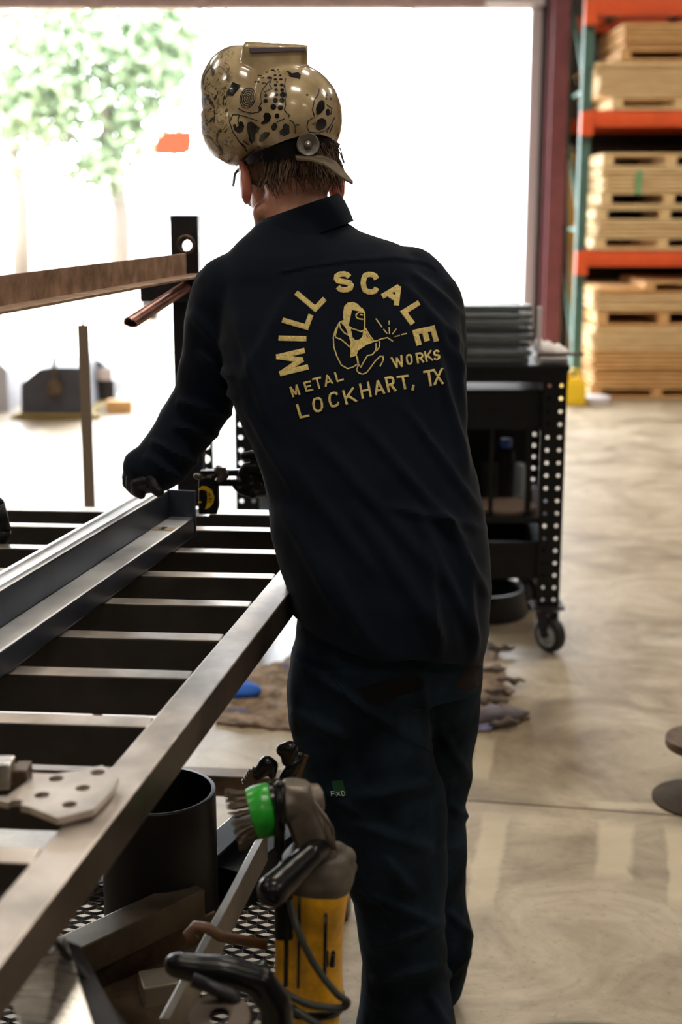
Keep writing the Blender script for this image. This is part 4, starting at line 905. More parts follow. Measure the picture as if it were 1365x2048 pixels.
def hemf(a): return lambda ca, sa: a * ((.075 if ca < 0 else .02) * abs(ca) ** 2.2 + (.02 if sa > 0 else 0))
rings = [sring(*r, tw=-.012 * 0) for r in rows_t]
rings += [sring(1260, 582, 979, 2.28, .160), sring(1310, 580, 966, 2.28, .156), sring(1370, 580, 948, 2.28, .150)]
b = B(); b.loft(rings)
# left arm sleeve
def pm(px, py, Y): return U(px, py, Y)
b.chain([pm(505, 560, 2.40), pm(455, 590, 2.41), pm(438, 650, 2.42), pm(425, 720, 2.43), pm(408, 800, 2.44)], [.062, .066, .062, .058, .058], 20)
b.chain([pm(408, 800, 2.44), pm(375, 850, 2.44), pm(340, 905, 2.43), pm(318, 932, 2.42), pm(288, 936, 2.42)], [.058, .055, .053, .050, .041], 20)
# right arm sleeve, wraps around the front
b.chain([pm(820, 560, 2.40), pm(858, 610, 2.40), pm(868, 700, 2.42), pm(872, 800, 2.45), pm(868, 880, 2.48)], [.06, .062, .058, .052, .05], 20)
b.chain([pm(868, 880, 2.48), pm(780, 930, 2.58), pm(660, 960, 2.66), pm(598, 970, 2.67)], [.05, .048, .044, .04], 20)
me = remesh(b, .0062, 6, .6)
hemc = [(480, 1180), (560, 1196), (583, 1224), (612, 1256), (650, 1284), (700, 1308), (760, 1323), (830, 1319), (900, 1328), (950, 1333), (1050, 1318), (1050, 1700), (480, 1700)]
cb = B(); cb.loft([[U(x, y, 1.7) for x, y in hemc], [U(x, y, 2.9) for x, y in hemc]]); bmesh.ops.triangulate(cb.bm, faces=cb.bm.faces); me = boolean(me, cb)
# cloth folds: displace along the normal
def fold(co):
    P_ = co; px = CX + F * (P_.x) / depth_axis(P_.y, P_.z); 
    cz = math.cos(PITCH); sz = math.sin(PITCH); v = P_ - Vector((0, 0, CAMZ)); up = v.y * sz + v.z * cz; fw = v.y * cz - v.z * sz; px = CX + F * v.x / fw; py = CY - F * up / fw
    h = 0
    # diagonal drape lines from the right shoulder blade toward lower right, and pull lines at the waist
    def line(x0, y0, x1, y1, w, a):
        dx, dy = x1 - x0, y1 - y0; L = math.hypot(dx, dy); u = ((px - x0) * dx + (py - y0) * dy) / L / L; d = ((px - x0) * dy - (py - y0) * dx) / L
        e = max(0, 1 - (2 * u - 1) ** 4) if 0 < u < 1 else 0
        return a * e * math.exp(-(d / w) ** 2)
    for q in FOLDS: h += line(*q)
    n1 = noise.noise(Vector((P_.x * 14 + P_.z * 7, P_.y * 9, P_.z * 9 - P_.x * 6))) * .0022
    n2 = noise.noise(Vector((P_.x * 34 + P_.z * 20, P_.y * 22, P_.z * 18 - P_.x * 20))) * .0009
    k = .45 if (py < 560) else 1
    return h + (n1 + n2) * k
FOLDS = [(800, 560, 925, 700, 9, .004), (820, 540, 930, 640, 7, .0035), (850, 620, 930, 760, 8, .004), (868, 700, 940, 960, 9, .005), (900, 640, 932, 860, 7, .0045), (700, 820, 960, 1120, 12, .005), (620, 860, 900, 1180, 14, .0045),
         (800, 800, 970, 1040, 9, .0045), (560, 900, 760, 1160, 14, .004), (560, 1000, 700, 1260, 14, .005), (700, 1000, 900, 1300, 16, .005), (820, 1000, 960, 1300, 12, .005), (880, 1020, 975, 1200, 10, .005), (600, 560, 480, 780, 16, .004), (470, 620, 540, 860, 10, .004),
         (760, 1010, 980, 1060, 10, .004), (640, 1100, 760, 1320, 14, .005), (850, 1080, 880, 1320, 12, .006), (930, 1100, 950, 1330, 10, .005), (480, 790, 600, 1000, 10, .004),
         (395, 700, 470, 760, 8, .005), (350, 800, 470, 830, 9, .006), (340, 850, 440, 870, 8, .005), (300, 880, 400, 930, 8, .006), (285, 910, 370, 960, 7, .005), (380, 620, 450, 700, 9, .004), (420, 760, 480, 800, 7, .004)]
me.update()
nr = [v.normal.copy() for v in me.vertices]
for v, n_ in zip(me.vertices, nr): v.co += n_ * fold(v.co) * 1.9
# yoke seam: a fine groove
def seam(me, pts, w, a):
    for v in me.vertices:
        vv = v.co - Vector((0, 0, CAMZ)); up = vv.y * math.sin(PITCH) + vv.z * math.cos(PITCH); fw = vv.y * math.cos(PITCH) - vv.z * math.sin(PITCH); px = CX + F * vv.x / fw; py = CY - F * up / fw
        if vv.y > 2.42: continue
        for (x0, y0), (x1, y1) in zip(pts, pts[1:]):
            if x0 <= px < x1:
                d = py - (y0 + (y1 - y0) * (px - x0) / (x1 - x0)); v.co += Vector((0, -1, 0)) * a * (math.exp(-((d + 4) / w) ** 2) - .7 * math.exp(-((d - 4) / w) ** 2))
seam(me, [(560, 548), (620, 535), (700, 524), (790, 518), (850, 527), (872, 540)], 4, .0026)
shirt = link('shirt', me, M_shirt, person, smooth=True, auto=True)
bpy.context.view_layer.update()
# BVH of the shirt in world space
def bvh_of(obj):
    m = obj.data; MW = world_of(obj); return BVHTree.FromPolygons([MW @ v.co for v in m.vertices], [tuple(p.vertices) for p in m.polygons])
SB = bvh_of(shirt)
def cast(px, py, bv=None, off=0.0):
    d = ray(px, py).normalized(); r = (bv or SB).ray_cast(Vector((0, 0, CAMZ)), d)
    if r[0] is None: return None, None
    return r[0], (r[1] if r[1].dot(d) < 0 else -r[1])
# seam stitching line as thin thread
# --- embroidery
em = B()
def ribbon(b, pts, w, bv=None, h=.0016, step=3.0, closed=False, taper=False, mi=0, ext=0.0):
    """thread strip following pts (photograph pixels projected on the cloth)"""
    P_ = [Vector(p) for p in pts]
    if closed: P_.append(P_[0])
    if ext and not closed:
        d0 = (P_[0] - P_[1]).normalized() * ext; d1 = (P_[-1] - P_[-2]).normalized() * ext; P_[0] = P_[0] + d0; P_[-1] = P_[-1] + d1
    out = []
    for a, c in zip(P_, P_[1:]):
        n = max(1, int((c - a).length / step))
        for k in range(n): out.append(a + (c - a) * k / n)
    out.append(P_[-1]); prev = None; N = len(out)
    for i, p in enumerate(out):
        t0 = (p - out[i - 1]).normalized() if i else None; t1 = (out[i + 1] - p).normalized() if i < N - 1 else None
        if closed and i == 0: t0 = (out[-1] - out[-2]).normalized()
        if closed and i == N - 1: t1 = (out[1] - out[0]).normalized()
        t = (t0 + t1) if (t0 and t1) else (t0 or t1)
        if t.length < 1e-6: t = t1
        t.normalize(); nn = Vector((-t.y, t.x)); k = 1.0
        if t0 and t1: k = 1 / max(.5, nn.dot(Vector((-t0.y, t0.x))))
        ww = w / 2 * k * ((1 - abs(2 * i / (N - 1) - 1) ** 3) if taper else 1)
        row = []
        for s_, hh in ((-1, 0), (-.92, 1), (-.35, 1.15), (.35, 1.15), (.92, 1), (1, 0)):
            q = p + nn * ww * s_; hp, hn = cast(q.x, q.y, bv)
            if hp is None: row = None; break
            row.append(b.bm.verts.new(hp + hn * (h * hh - (.0006 if hh == 0 else 0))))
        if row and prev:
            for k2 in range(5):
                f = b.bm.faces.new((prev[k2], prev[k2 + 1], row[k2 + 1], row[k2])); f.material_index = mi
        if row and prev is None: 
            f = b.bm.faces.new(row); f.material_index = mi
        prev = row
def fill(b, poly, bv=None, h=.0016, step=3.0, mi=0):
    poly = dens(poly, step); vs, fs = cdt(poly, step); V = []; nb = len(poly)
    for i, v in enumerate(vs):
        hp, hn = cast(v.x, v.y, bv); V.append(None if hp is None else b.bm.verts.new(hp + hn * h))
    for f in fs:
        if all(V[i] for i in f):
            q = b.bm.faces.new([V[i] for i in f]); q.material_index = mi
STR = {
 'M': [[(0, 0), (0, 1)], [(0, 1), (.5, .15)], [(.5, .15), (1, 1)], [(1, 1), (1, 0)]],
 'I': [[(0, 0), (0, 1)]], 'L': [[(0, 1), (0, 0), (1, 0)]],
 'S': [[(.95, .80), (.85, .93), (.65, 1), (.35, 1), (.12, .9), (.05, .73), (.14, .58), (.4, .52), (.65, .46), (.88, .38), (.95, .24), (.85, .08), (.62, 0), (.35, 0), (.12, .07), (.03, .2)]],
 'C': [[(.95, .78), (.85, .93), (.62, 1), (.38, 1), (.14, .92), (.04, .72), (.0, .5), (.04, .28), (.14, .08), (.38, 0), (.62, 0), (.85, .07), (.95, .22)]],
 'A': [[(0, 0), (.5, 1)], [(.5, 1), (1, 0)], [(.18, .3), (.82, .3)]],
 'E': [[(1, 1), (0, 1), (0, 0), (1, 0)], [(0, .5), (.82, .5)]],
 'T': [[(0, 1), (1, 1)], [(.5, 1), (.5, 0)]],
 'W': [[(0, 1), (.25, 0)], [(.25, 0), (.5, .85)], [(.5, .85), (.75, 0)], [(.75, 0), (1, 1)]],
 'O': [[(.5, 1), (.2, .95), (.03, .75), (0, .5), (.03, .25), (.2, .05), (.5, 0), (.8, .05), (.97, .25), (1, .5), (.97, .75), (.8, .95)]],
 'R': [[(0, 0), (0, 1), (.6, 1), (.9, .93), (1, .76), (.9, .58), (.6, .5), (.02, .5)], [(.5, .5), (1, 0)]],
 'K': [[(0, 0), (0, 1)], [(1, 1), (.04, .38)], [(.34, .55), (1, 0)]],
 'H': [[(0, 0), (0, 1)], [(1, 0), (1, 1)], [(0, .5), (1, .5)]],
 'X': [[(0, 0), (1, 1)], [(0, 1), (1, 0)]], ',': [[(.7, 1.0), (.2, -.3)]],
 'F': [[(0, 0), (0, 1), (1, 1)], [(0, .5), (.8, .5)]], 'D': [[(0, 0), (0, 1), (.55, 1), (.9, .8), (1, .5), (.9, .2), (.55, 0), (0, 0)]]}
def c2(p): return Vector((520 + p[0] / 3.4125, 500 + p[1] / 3.4125))
def letter(b, ch, BL, BR, TL, w, conv=c2, bv=None, h=.0016):
    BL, BR, TL = conv(BL), conv(BR), conv(TL); ex, ey = BR - BL, TL - BL; w = w / 3.4125
    for st in STR[ch]:
        ribbon(b, [BL + ex * x + ey * y for x, y in st], w, bv, h=h + random.uniform(0, .0002), ext=(w * .32 if ch in 'MIWKXLET' else w * .1), closed=(ch == 'O'))
for ch, BL, BR, TL in [('M', (320, 802), (296, 690), (150, 842)), ('I', (306, 607), (305, 590), (140, 602)), ('L', (318, 527), (345, 455), (165, 482)), ('L', (378, 402), (436, 343), (256, 300)),
                       ('S', (538, 277), (634, 268), (512, 170)), ('C', (706, 285), (800, 290), (706, 166)), ('A', (838, 318), (932, 378), (900, 222)), ('L', (983, 425), (1036, 497), (1078, 366)), ('E', (1062, 562), (1084, 640), (1180, 535))]:
    letter(em, ch, BL, BR, TL, 38)
for ch, BL, BR, TL in [('M', (230, 1000), (272, 985), (210, 938)), ('E', (320, 963), (362, 953), (304, 908)), ('T', (380, 950), (432, 938), (362, 884)), ('A', (450, 932), (497, 912), (436, 866)), ('L', (531, 898), (568, 885), (513, 840)),
                       ('W', (918, 806), (985, 792), (898, 737)), ('O', (1008, 782), (1040, 776), (1000, 720)), ('R', (1080, 774), (1118, 768), (1068, 710)), ('K', (1138, 760), (1178, 752), (1125, 698)), ('S', (1192, 752), (1226, 745), (1185, 694))]:
    letter(em, ch, BL, BR, TL, 13)
for ch, BL, BR, TL in [('L', (281, 1143), (335, 1130), (256, 1058)), ('O', (374, 1106), (430, 1094), (362, 1018)), ('C', (484, 1074), (542, 1056), (470, 985)), ('K', (594, 1050), (658, 1032), (570, 962)), ('H', (704, 1015), (758, 1002), (684, 915)),
                       ('A', (793, 990), (850, 980), (776, 898)), ('R', (882, 972), (928, 962), (860, 876)), ('T', (956, 950), (1026, 942), (938, 868)), (',', (1038, 950), (1056, 946), (1036, 925)), ('T', (1135, 930), (1195, 918), (1120, 834)), ('X', (1192, 918), (1248, 910), (1186, 820))]:
    letter(em, ch, BL, BR, TL, 16)
def c8(p): return Vector((640 + p[0] / 5.25, 580 + p[1] / 5.25))
LN = [[(250, 322), (205, 345), (165, 420), (142, 500), (148, 600), (180, 700), (225, 790), (290, 828), (350, 810), (395, 780)],
      [(330, 215), (297, 380), (345, 408), (440, 440), (468, 420), (472, 330), (470, 240), (440, 195)], [(468, 240), (412, 235), (380, 262), (386, 292), (412, 306), (458, 312)], [(455, 266), (418, 262)],
      [(205, 350), (218, 405), (262, 455), (302, 476), (330, 462)], [(160, 497), (220, 520), (270, 560), (312, 600)], [(160, 490), (190, 380)], [(476, 400), (520, 475), (565, 535)], [(478, 435), (510, 490), (545, 545)], [(540, 548), (600, 535), (650, 515), (710, 502), (768, 542)],
      [(590, 560), (592, 610), (578, 650), (548, 682), (500, 690), (468, 745), (432, 810), (408, 785), (395, 700)], [(628, 540), (625, 600), (590, 648)], [(408, 785), (386, 840), (410, 872), (450, 885), (492, 868), (530, 820), (580, 750), (630, 700), (664, 700), (666, 740), (630, 806)],
      [(588, 303), (655, 395)], [(668, 412), (706, 460)], [(728, 324), (728, 368)], [(728, 392), (732, 466)], [(762, 466), (803, 410)], [(785, 492), (840, 478)], [(855, 471), (912, 458)], [(385, 690), (405, 780)]]
for l in LN: ribbon(em, [c8(p) for p in l], 14 / 5.25, step=2.5, h=.0014)
fill(em, [c8(p) for p in [(250, 325), (246, 240), (256, 175), (292, 136), (345, 128), (395, 148), (435, 190), (470, 245), (440, 232), (400, 226), (330, 213), (312, 290), (295, 380), (332, 410), (325, 440), (300, 475), (268, 395), (225, 350)]])
fill(em, [c8(p) for p in [(332, 430), (345, 500), (378, 532), (422, 520), (448, 490), (452, 446), (474, 428), (492, 490), (540, 540), (555, 556), (490, 580), (405, 640), (388, 690), (320, 712), (325, 640), (312, 600), (325, 560), (305, 490), (300, 476)]])
em.build('embroidery', M_gold, shirt, smooth=False, norm=False)['label'] = 'gold embroidered lettering and welder emblem'
# collar band
def collar_ring(py, xl, xr, Yc, t, tilt): return [p + Vector((0, 0, tilt * ((p.x - U((xl + xr) / 2, py, Yc).x)))) for p in sring(py, xl, xr, Yc, t, n=40, sq=2.1)]
b = B(); tl = .34
outer = [collar_ring(y, a, c, Y, t_, tl) for y, a, c, Y, t_ in ((478, 500, 708, 2.415, .074), (455, 504, 700, 2.42, .072), (432, 511, 690, 2.425, .070), (414, 518, 678, 2.43, .068))]
inner = [collar_ring(y, a + 6, c - 6, Y, t_ - .005, tl) for y, a, c, Y, t_ in ((414, 518, 678, 2.43, .068), (432, 511, 690, 2.425, .070), (455, 504, 700, 2.42, .072))]
b.loft(outer + inner, cap=False); b.build('collar', M_shirt, shirt, smooth=True)

# --- trousers
b = B()
def leg_rings(rows, sq=2.2): return [sring(y, a, c, Y, t_, n=36, sq=sq) for y, a, c, Y, t_ in rows]
b.loft(leg_rings([(1205, 600, 960, 2.28, .125), (1260, 594, 954, 2.28, .13), (1320, 588, 952, 2.285, .128), (1370, 584, 960, 2.29, .125)]))
b.loft(leg_rings([(1300, 584, 850, 2.26, .115), (1370, 578, 856, 2.26, .115), (1440, 574, 862, 2.26, .108), (1510, 590, 868, 2.26, .102), (1580, 606, 884, 2.26, .098), (1650, 640, 885, 2.26, .092), (1720, 668, 886, 2.27, .09), (1800, 708, 889, 2.28, .088), (1870, 716, 892, 2.29, .086), (1930, 728, 894, 2.30, .086), (1985, 722, 904, 2.31, .088), (2060, 712, 915, 2.31, .092), (2110, 708, 918, 2.31, .094)]))
b.loft(leg_rings([(1300, 740, 968, 2.33, .11), (1370, 750, 962, 2.36, .108), (1440, 760, 957, 2.40, .104), (1510, 768, 944, 2.43, .1), (1550, 776, 950, 2.44, .098), (1600, 786, 928, 2.45, .094), (1680, 790, 933, 2.46, .092), (1760, 792, 933, 2.47, .09), (1815, 794, 933, 2.47, .09), (1868, 800, 948, 2.47, .09), (1930, 804, 936, 2.47, .09), (1975, 806, 924, 2.47, .09)]))
me = remesh(b, .0062, 5, .6)
FOLDS = [(600, 1330, 864, 1500, 10, .006), (580, 1420, 700, 1480, 12, .005), (700, 1600, 886, 1560, 14, .006), (680, 1640, 870, 1700, 12, .005), (840, 1330, 860, 1480, 9, .005), (880, 1560, 890, 1800, 10, .005), (720, 1780, 880, 1850, 10, .006), (730, 1900, 900, 1840, 10, .006), (740, 1960, 890, 1930, 9, .006),
         (870, 1440, 940, 1560, 10, .006), (890, 1600, 935, 1640, 8, .006), (890, 1700, 930, 1690, 8, .005), (895, 1820, 945, 1880, 8, .006), (890, 1960, 940, 1900, 8, .006), (620, 1560, 740, 1640, 12, .004), (760, 1700, 840, 1800, 12, .005), (850, 1980, 900, 2060, 9, .005)]
me.update(); nr = [v.normal.copy() for v in me.vertices]
for v, n_ in zip(me.vertices, nr): v.co += n_ * (fold(v.co) * 1.6 + noise.noise(v.co * 11) * .004)
trou = link('trousers', me, M_trouser, person, smooth=True)
TB = bvh_of(trou)
# side pocket welt and small green tag
b = B(); ribbon(b, [(650, 1328), (692, 1385), (704, 1400), (760, 1450), (864, 1502)], 5, TB, h=.0016, step=6); b.build('pocket_seam', M_trouser, trou)
b = B(); fill(b, [(664, 1561), (686, 1559), (690, 1576), (694, 1589), (670, 1592)], TB, h=.002, step=4); tg = b.build('label_tag', mat('dark_green_tag', rgb(12, 70, 40), .6), trou); tg['label'] = 'small dark green tag with pale letters'
b = B()
def tl_(ch, BL, BR, TL): 
    BL, BR, TL = Vector(BL), Vector(BR), Vector(TL)
    for st in STR[ch]: ribbon(b, [BL + (BR - BL) * x + (TL - BL) * y for x, y in st], 1.6, TB, h=.0026, step=2)
tl_('F', (664, 1591), (671, 1591), (663, 1583)); tl_('X', (674, 1592), (681, 1591), (673, 1583)); tl_('D', (685, 1591), (691, 1590), (683, 1582))
b.build('tag_letters', mat('pale_tag_print', rgb(176, 180, 174), .7), trou)
# patches of worn brown dirt on the seat
b = B(); fill(b, [(715, 1378), (770, 1360), (830, 1345), (850, 1362), (845, 1378), (800, 1392), (770, 1412), (735, 1405)], TB, h=.0008, step=6); o = b.build('dirt_patch', mat('brown_dirt', (.011, .010, .011, 1), .9, spec=.1), trou)
b = B(); fill(b, [(935, 1325), (962, 1300), (962, 1370), (930, 1384), (910, 1372)], TB, h=.0008, step=6); o = b.build('dirt_patch', mat('brown_dirt_light', (.024, .017, .017, 1), .9, spec=.1), trou)

# --- boots
for nm, px, Yf in (('boot', 815, 2.31), ('boot', 868, 2.47)):
    c = U(px, 2060, Yf); c.z = 0; c = Vector((c.x, Yf - .02, 0)); b = B()
    b.ball(c + Vector((-.02, .02, .07)), (.05, .07, .07), sub=3); b.ball(c + Vector((-.035, .13, .045)), (.05, .10, .045), sub=3); b.chain([c + Vector((-.01, .0, .06)), c + Vector((0, 0, .2))], [.05, .055]); b.box(c + Vector((-.025, .07, .014)), (.098, .29, .028))
    me = remesh(b, .005, 3); link(nm, me, mat('dark_leather_boot', rgb(40, 30, 26), .5), person, smooth=True)

# --- body: one continuous skin mesh (head, neck, torso, limbs inside the clothes)
HC = U(577, 342, 2.485)
yaw = math.radians(24); tilt = math.radians(-14)
Rh = (Matrix.Rotation(yaw, 3, 'Z') @ Matrix.Rotation(tilt, 3, 'X'))
def hp(x, y, z): return HC + Rh @ Vector((x, y, z))     # x right, y forward, z up
b = B()
b.ball(hp(0, -.005, .045), (.076, .098, .085), Rh); b.ball(hp(0, .03, -.03), (.062, .070, .085), Rh); b.ball(hp(0, .062, -.085), (.036, .035, .032), Rh)
b.ball(hp(0, -.04, -.01), (.066, .06, .07), Rh)
for s_ in (-1, 1):
    b.capsule(hp(s_ * .055, -.005, -.075), hp(s_ * .028, .07, -.10), .022, .016); b.ball(hp(s_ * .032, .082, .012), (.022, .012, .010), Rh); b.ball(hp(s_ * .04, .07, -.03), (.02, .02, .02), Rh)
b.chain([hp(0, .095, .02), hp(0, .112, -.01), hp(0, .118, -.03)], [.008, .010, .013]); b.ball(hp(0, .098, -.062), (.024, .010, .006), Rh); b.ball(hp(0, .097, -.073), (.021, .010, .006), Rh)
nb = U(600, 470, 2.43)
b.chain([hp(0, -.022, -.05), nb, U(640, 560, 2.40)], [.057, .060, .07], 20)
# inner torso, arms, legs well inside the clothes
b.chain([U(655, 560, 2.39), U(690, 720, 2.35), U(740, 930, 2.31), U(770, 1180, 2.28)], [.075, .09, .085, .10], 18)
b.chain([U(640, 570, 2.39), U(505, 590, 2.40), U(440, 660, 2.42), U(408, 800, 2.44), U(330, 920, 2.425), U(304, 950, 2.42)], [.05, .045, .04, .036, .030, .026])
b.chain([U(690, 580, 2.39), U(840, 600, 2.40), U(868, 720, 2.43), U(868, 880, 2.48), U(780, 930, 2.58), U(660, 960, 2.66), U(570, 972, 2.665)], [.05, .045, .036, .028, .027, .026, .026])
b.chain([U(740, 1180, 2.28), U(715, 1380, 2.27), U(745, 1600, 2.27), U(805, 1860, 2.29), Vector((U(815, 2060, 2.31).x, 2.31, .12))], [.09, .075, .055, .05, .04])
b.chain([U(820, 1180, 2.28), U(850, 1400, 2.39), U(858, 1600, 2.45), U(866, 1850, 2.47), Vector((U(868, 2000, 2.47).x, 2.47, .12))], [.09, .075, .05, .048, .04])
me = remesh(b, .0042, 3, .5); link('body', me, M_skin, person, smooth=True)
# ears
def ear(s_):
    b = B(); R = Rh @ Matrix.Rotation(s_ * math.radians(6), 3, 'Z'); c = hp(s_ * .079, -.002, -.022)
    b.ball(c + R @ Vector((s_ * .006, -.004, -.002)), (.010, .020, .036), R, sub=3)
    pts = [c + R @ Vector((s_ * .007 + s_ * .006 * (1 if math.cos(a) > .2 else .3), -.017 * math.cos(a) - .004, .034 * math.sin(a) * (1 if math.sin(a) > 0 else .9))) for a in [2 * PI * k / 22 for k in range(23)]]
    b.chain(pts, [.0048] * 23, 8); b.ball(c + R @ Vector((s_ * .004, 0, .0)), (.005, .015, .030), R, sub=2); b.ball(c + R @ Vector((s_ * .006, .004, -.028)), (.006, .009, .010), R, sub=2)
    m_ = remesh(b, .0022, 2); return link('ear', m_, mat('ear_skin', rgb(206, 128, 108), .5), person, smooth=True)
ear(-1); ear(1)
for s_ in (-1, 1):
    b = B(); b.ball(hp(s_ * .032, .085, .0), .012, sub=3); b.build('eye', mat('eye_white', rgb(220, 216, 210), .2), person, smooth=True)
# safety glasses
b = B()
for s_ in (-1, 1): b.tube([hp(s_ * .083, -.01, .012), hp(s_ * .083, .05, .008), hp(s_ * .07, .10, .0)], .003, 8)
gl = b.build('safety_glasses', M_plastic, person, smooth=True)
b = B(); b.loft([[hp(x, .112 - 9 * x * x, z) for x in [(-.07 + .14 * k / 12) for k in range(13)]] for z in (.015, -.02)], cap=False, close=False); b.build('lens', mat('smoke_lens', rgb(30, 32, 34), .1), gl, smooth=True)
# hair: shell over the back and sides, with locks
b = B()
b.ball(hp(0, -.012, .045), (.083, .100, .092), Rh); b.ball(hp(0, -.042, .0), (.072, .066, .062), Rh); b.ball(hp(-.064, -.012, .012), (.022, .034, .045), Rh); b.ball(hp(.064, -.012, .012), (.022, .034, .045), Rh)
me = remesh(b, .0035, 2)
cb = B(); cb.box(hp(0, .14, 0), (.4, .22, .5), Rh); me = boolean(me, cb)
cb = B(); cb.box(hp(0, .0, -.165), (.4, .5, .25), Rh @ Matrix.Rotation(math.radians(10), 3, 'X')); me = boolean(me, cb)
link('hair', me, M_hair, person, smooth=True)
b = B(); rnd = random.Random(5)
for k in range(420):
    a = rnd.uniform(-1.1, 1.05); z = rnd.uniform(-.03, .045); rr = rnd.uniform(.99, 1.04)
    p = hp(.077 * math.sin(a) * rr, -.012 - .093 * math.cos(a) * rr, z); sw = rnd.uniform(-.02, .02); o_ = Rh @ Vector((math.sin(a), -math.cos(a), 0))
    b.tube([p, p + o_ * .004 + Rh @ Vector((sw * .4, 0, -.012)), p + o_ * rnd.uniform(-.004, .005) + Rh @ Vector((sw, .002, -.03 - rnd.uniform(0, .012)))], [.0016, .0014, .0004], 5, cap=False)
# swirl above the nape
for k in range(0):
    a0 = rnd.uniform(0, 6.28); r0 = rnd.uniform(.008, .026); pts = []
    for q in range(5):
        aa = a0 + q * .35; X = (r0) * math.cos(aa); Z = r0 * .75 * math.sin(aa); pts.append(U(610 + X * 1150, 352 - Z * 1150, 2.376 + abs(X) * .5 + rnd.uniform(-.002, .003)))
    b.tube(pts, [.0012, .0016, .0016, .0012, .0005], 5, cap=False)
b.build('hair_locks', M_hair, person, smooth=True)
# stubble at the nape: short hair band
# --- cap worn backwards
M_cap = mat('camouflage_cloth', rgb(74, 60, 48), .85, col2=rgb(120, 102, 76), var=.5, scale=28)
b = B(); br_ = []
P_ = [(600, 316), (640, 312), (664, 316), (680, 338), (700, 354), (707, 363), (698, 364), (680, 355), (655, 335), (630, 322)]
top_l = [(590, 308), (620, 309), (650, 312), (672, 322), (690, 342), (707, 362)]
bot_l = [(594, 316), (622, 318), (646, 326), (666, 340), (684, 354), (705, 365)]
rr = []
for (a, c), dy in zip(zip(top_l, bot_l), (0, -.01, -.02, -.03, -.035, -.038)):
    q = U(*a, 2.385 + dy); q2 = U(*c, 2.33 + dy * .6); q3 = q2 + Vector((.0, 0, -.0035)); q4 = q + Vector((0, .0, -.0035)); rr.append([q, q2, q3, q4])
b.loft(rr); o = b.build('cap_brim', M_cap, person, smooth=True, norm=True, auto=True)
b = B(); b.lathe(hp(0, -.012, .03), Rh @ Vector((0, 0, 1)), [(.0855, 0), (.089, .01), (.092, .03), (.088, .05), (.07, .08), (.03, .097), (0, .10)], 36)
o = b.build('cap', M_cap, person, smooth=True)
for p in o.data.vertices: pass

# --- gloves
def glove(name, palm, fingers, thumb, cuff, m=M_glove):
    b = B()
    for seg in palm: b.capsule(*seg)
    for f in fingers: b.chain(f[0], f[1], 12)
    b.chain(thumb[0], thumb[1], 12); b.chain(cuff[0], cuff[1], 16)
    me = remesh(b, .0022, 2, .5); return link(name, me, m, person, smooth=True)
u = lambda x, y, Y: U(x, y, Y)
# left hand: palm on top of the tube end, fingers curl over its far side
glove('left_glove', [(u(305, 945, 2.41), u(282, 955, 2.41), .026, .022), (u(300, 935, 2.43), u(276, 940, 2.43), .026, .021), (u(300, 965, 2.40), u(284, 968, 2.40), .020, .018)],
      [([u(280, 932, 2.445), u(261, 935, 2.45), u(255, 955, 2.455), u(264, 975, 2.455)], [.013, .012, .011, .009]),
       ([u(280, 940, 2.425), u(259, 945, 2.425), u(256, 966, 2.43), u(268, 982, 2.43)], [.013, .012, .011, .009]),
       ([u(282, 950, 2.405), u(264, 957, 2.405), u(263, 974, 2.41), u(275, 986, 2.41)], [.0125, .0115, .0105, .009]),
       ([u(286, 962, 2.385), u(272, 968, 2.385), u(272, 982, 2.39), u(283, 990, 2.39)], [.011, .010, .009, .008])],
      ([u(306, 958, 2.385), u(310, 975, 2.375), u(318, 984, 2.37)], [.014, .012, .010]), ([u(330, 925, 2.42), u(305, 948, 2.415)], [.036, .031]))
# right hand: holds the clamp screw, thumb up
glove('right_glove', [(u(552, 978, 2.67), u(522, 972, 2.67), .026, .023), (u(552, 960, 2.68), u(520, 952, 2.68), .024, .020)],
      [([u(522, 948, 2.665), u(508, 934, 2.64), u(492, 936, 2.63), u(484, 948, 2.63)], [.012, .0115, .0105, .009]),
       ([u(518, 960, 2.67), u(498, 958, 2.64), u(484, 966, 2.635), u(480, 972, 2.64)], [.013, .0115, .0105, .009]),
       ([u(520, 972, 2.66), u(498, 972, 2.635), u(484, 980, 2.63), u(474, 972, 2.64)], [.012, .011, .010, .009]),
       ([u(524, 984, 2.65), u(506, 988, 2.63), u(492, 984, 2.63), u(482, 982, 2.635)], [.011, .010, .009, .008])],
      ([u(545, 945, 2.66), u(522, 918, 2.65), u(503, 910, 2.645), u(486, 912, 2.64)], [.016, .013, .010, .007]), ([u(600, 972, 2.67), u(555, 972, 2.67)], [.034, .032]))

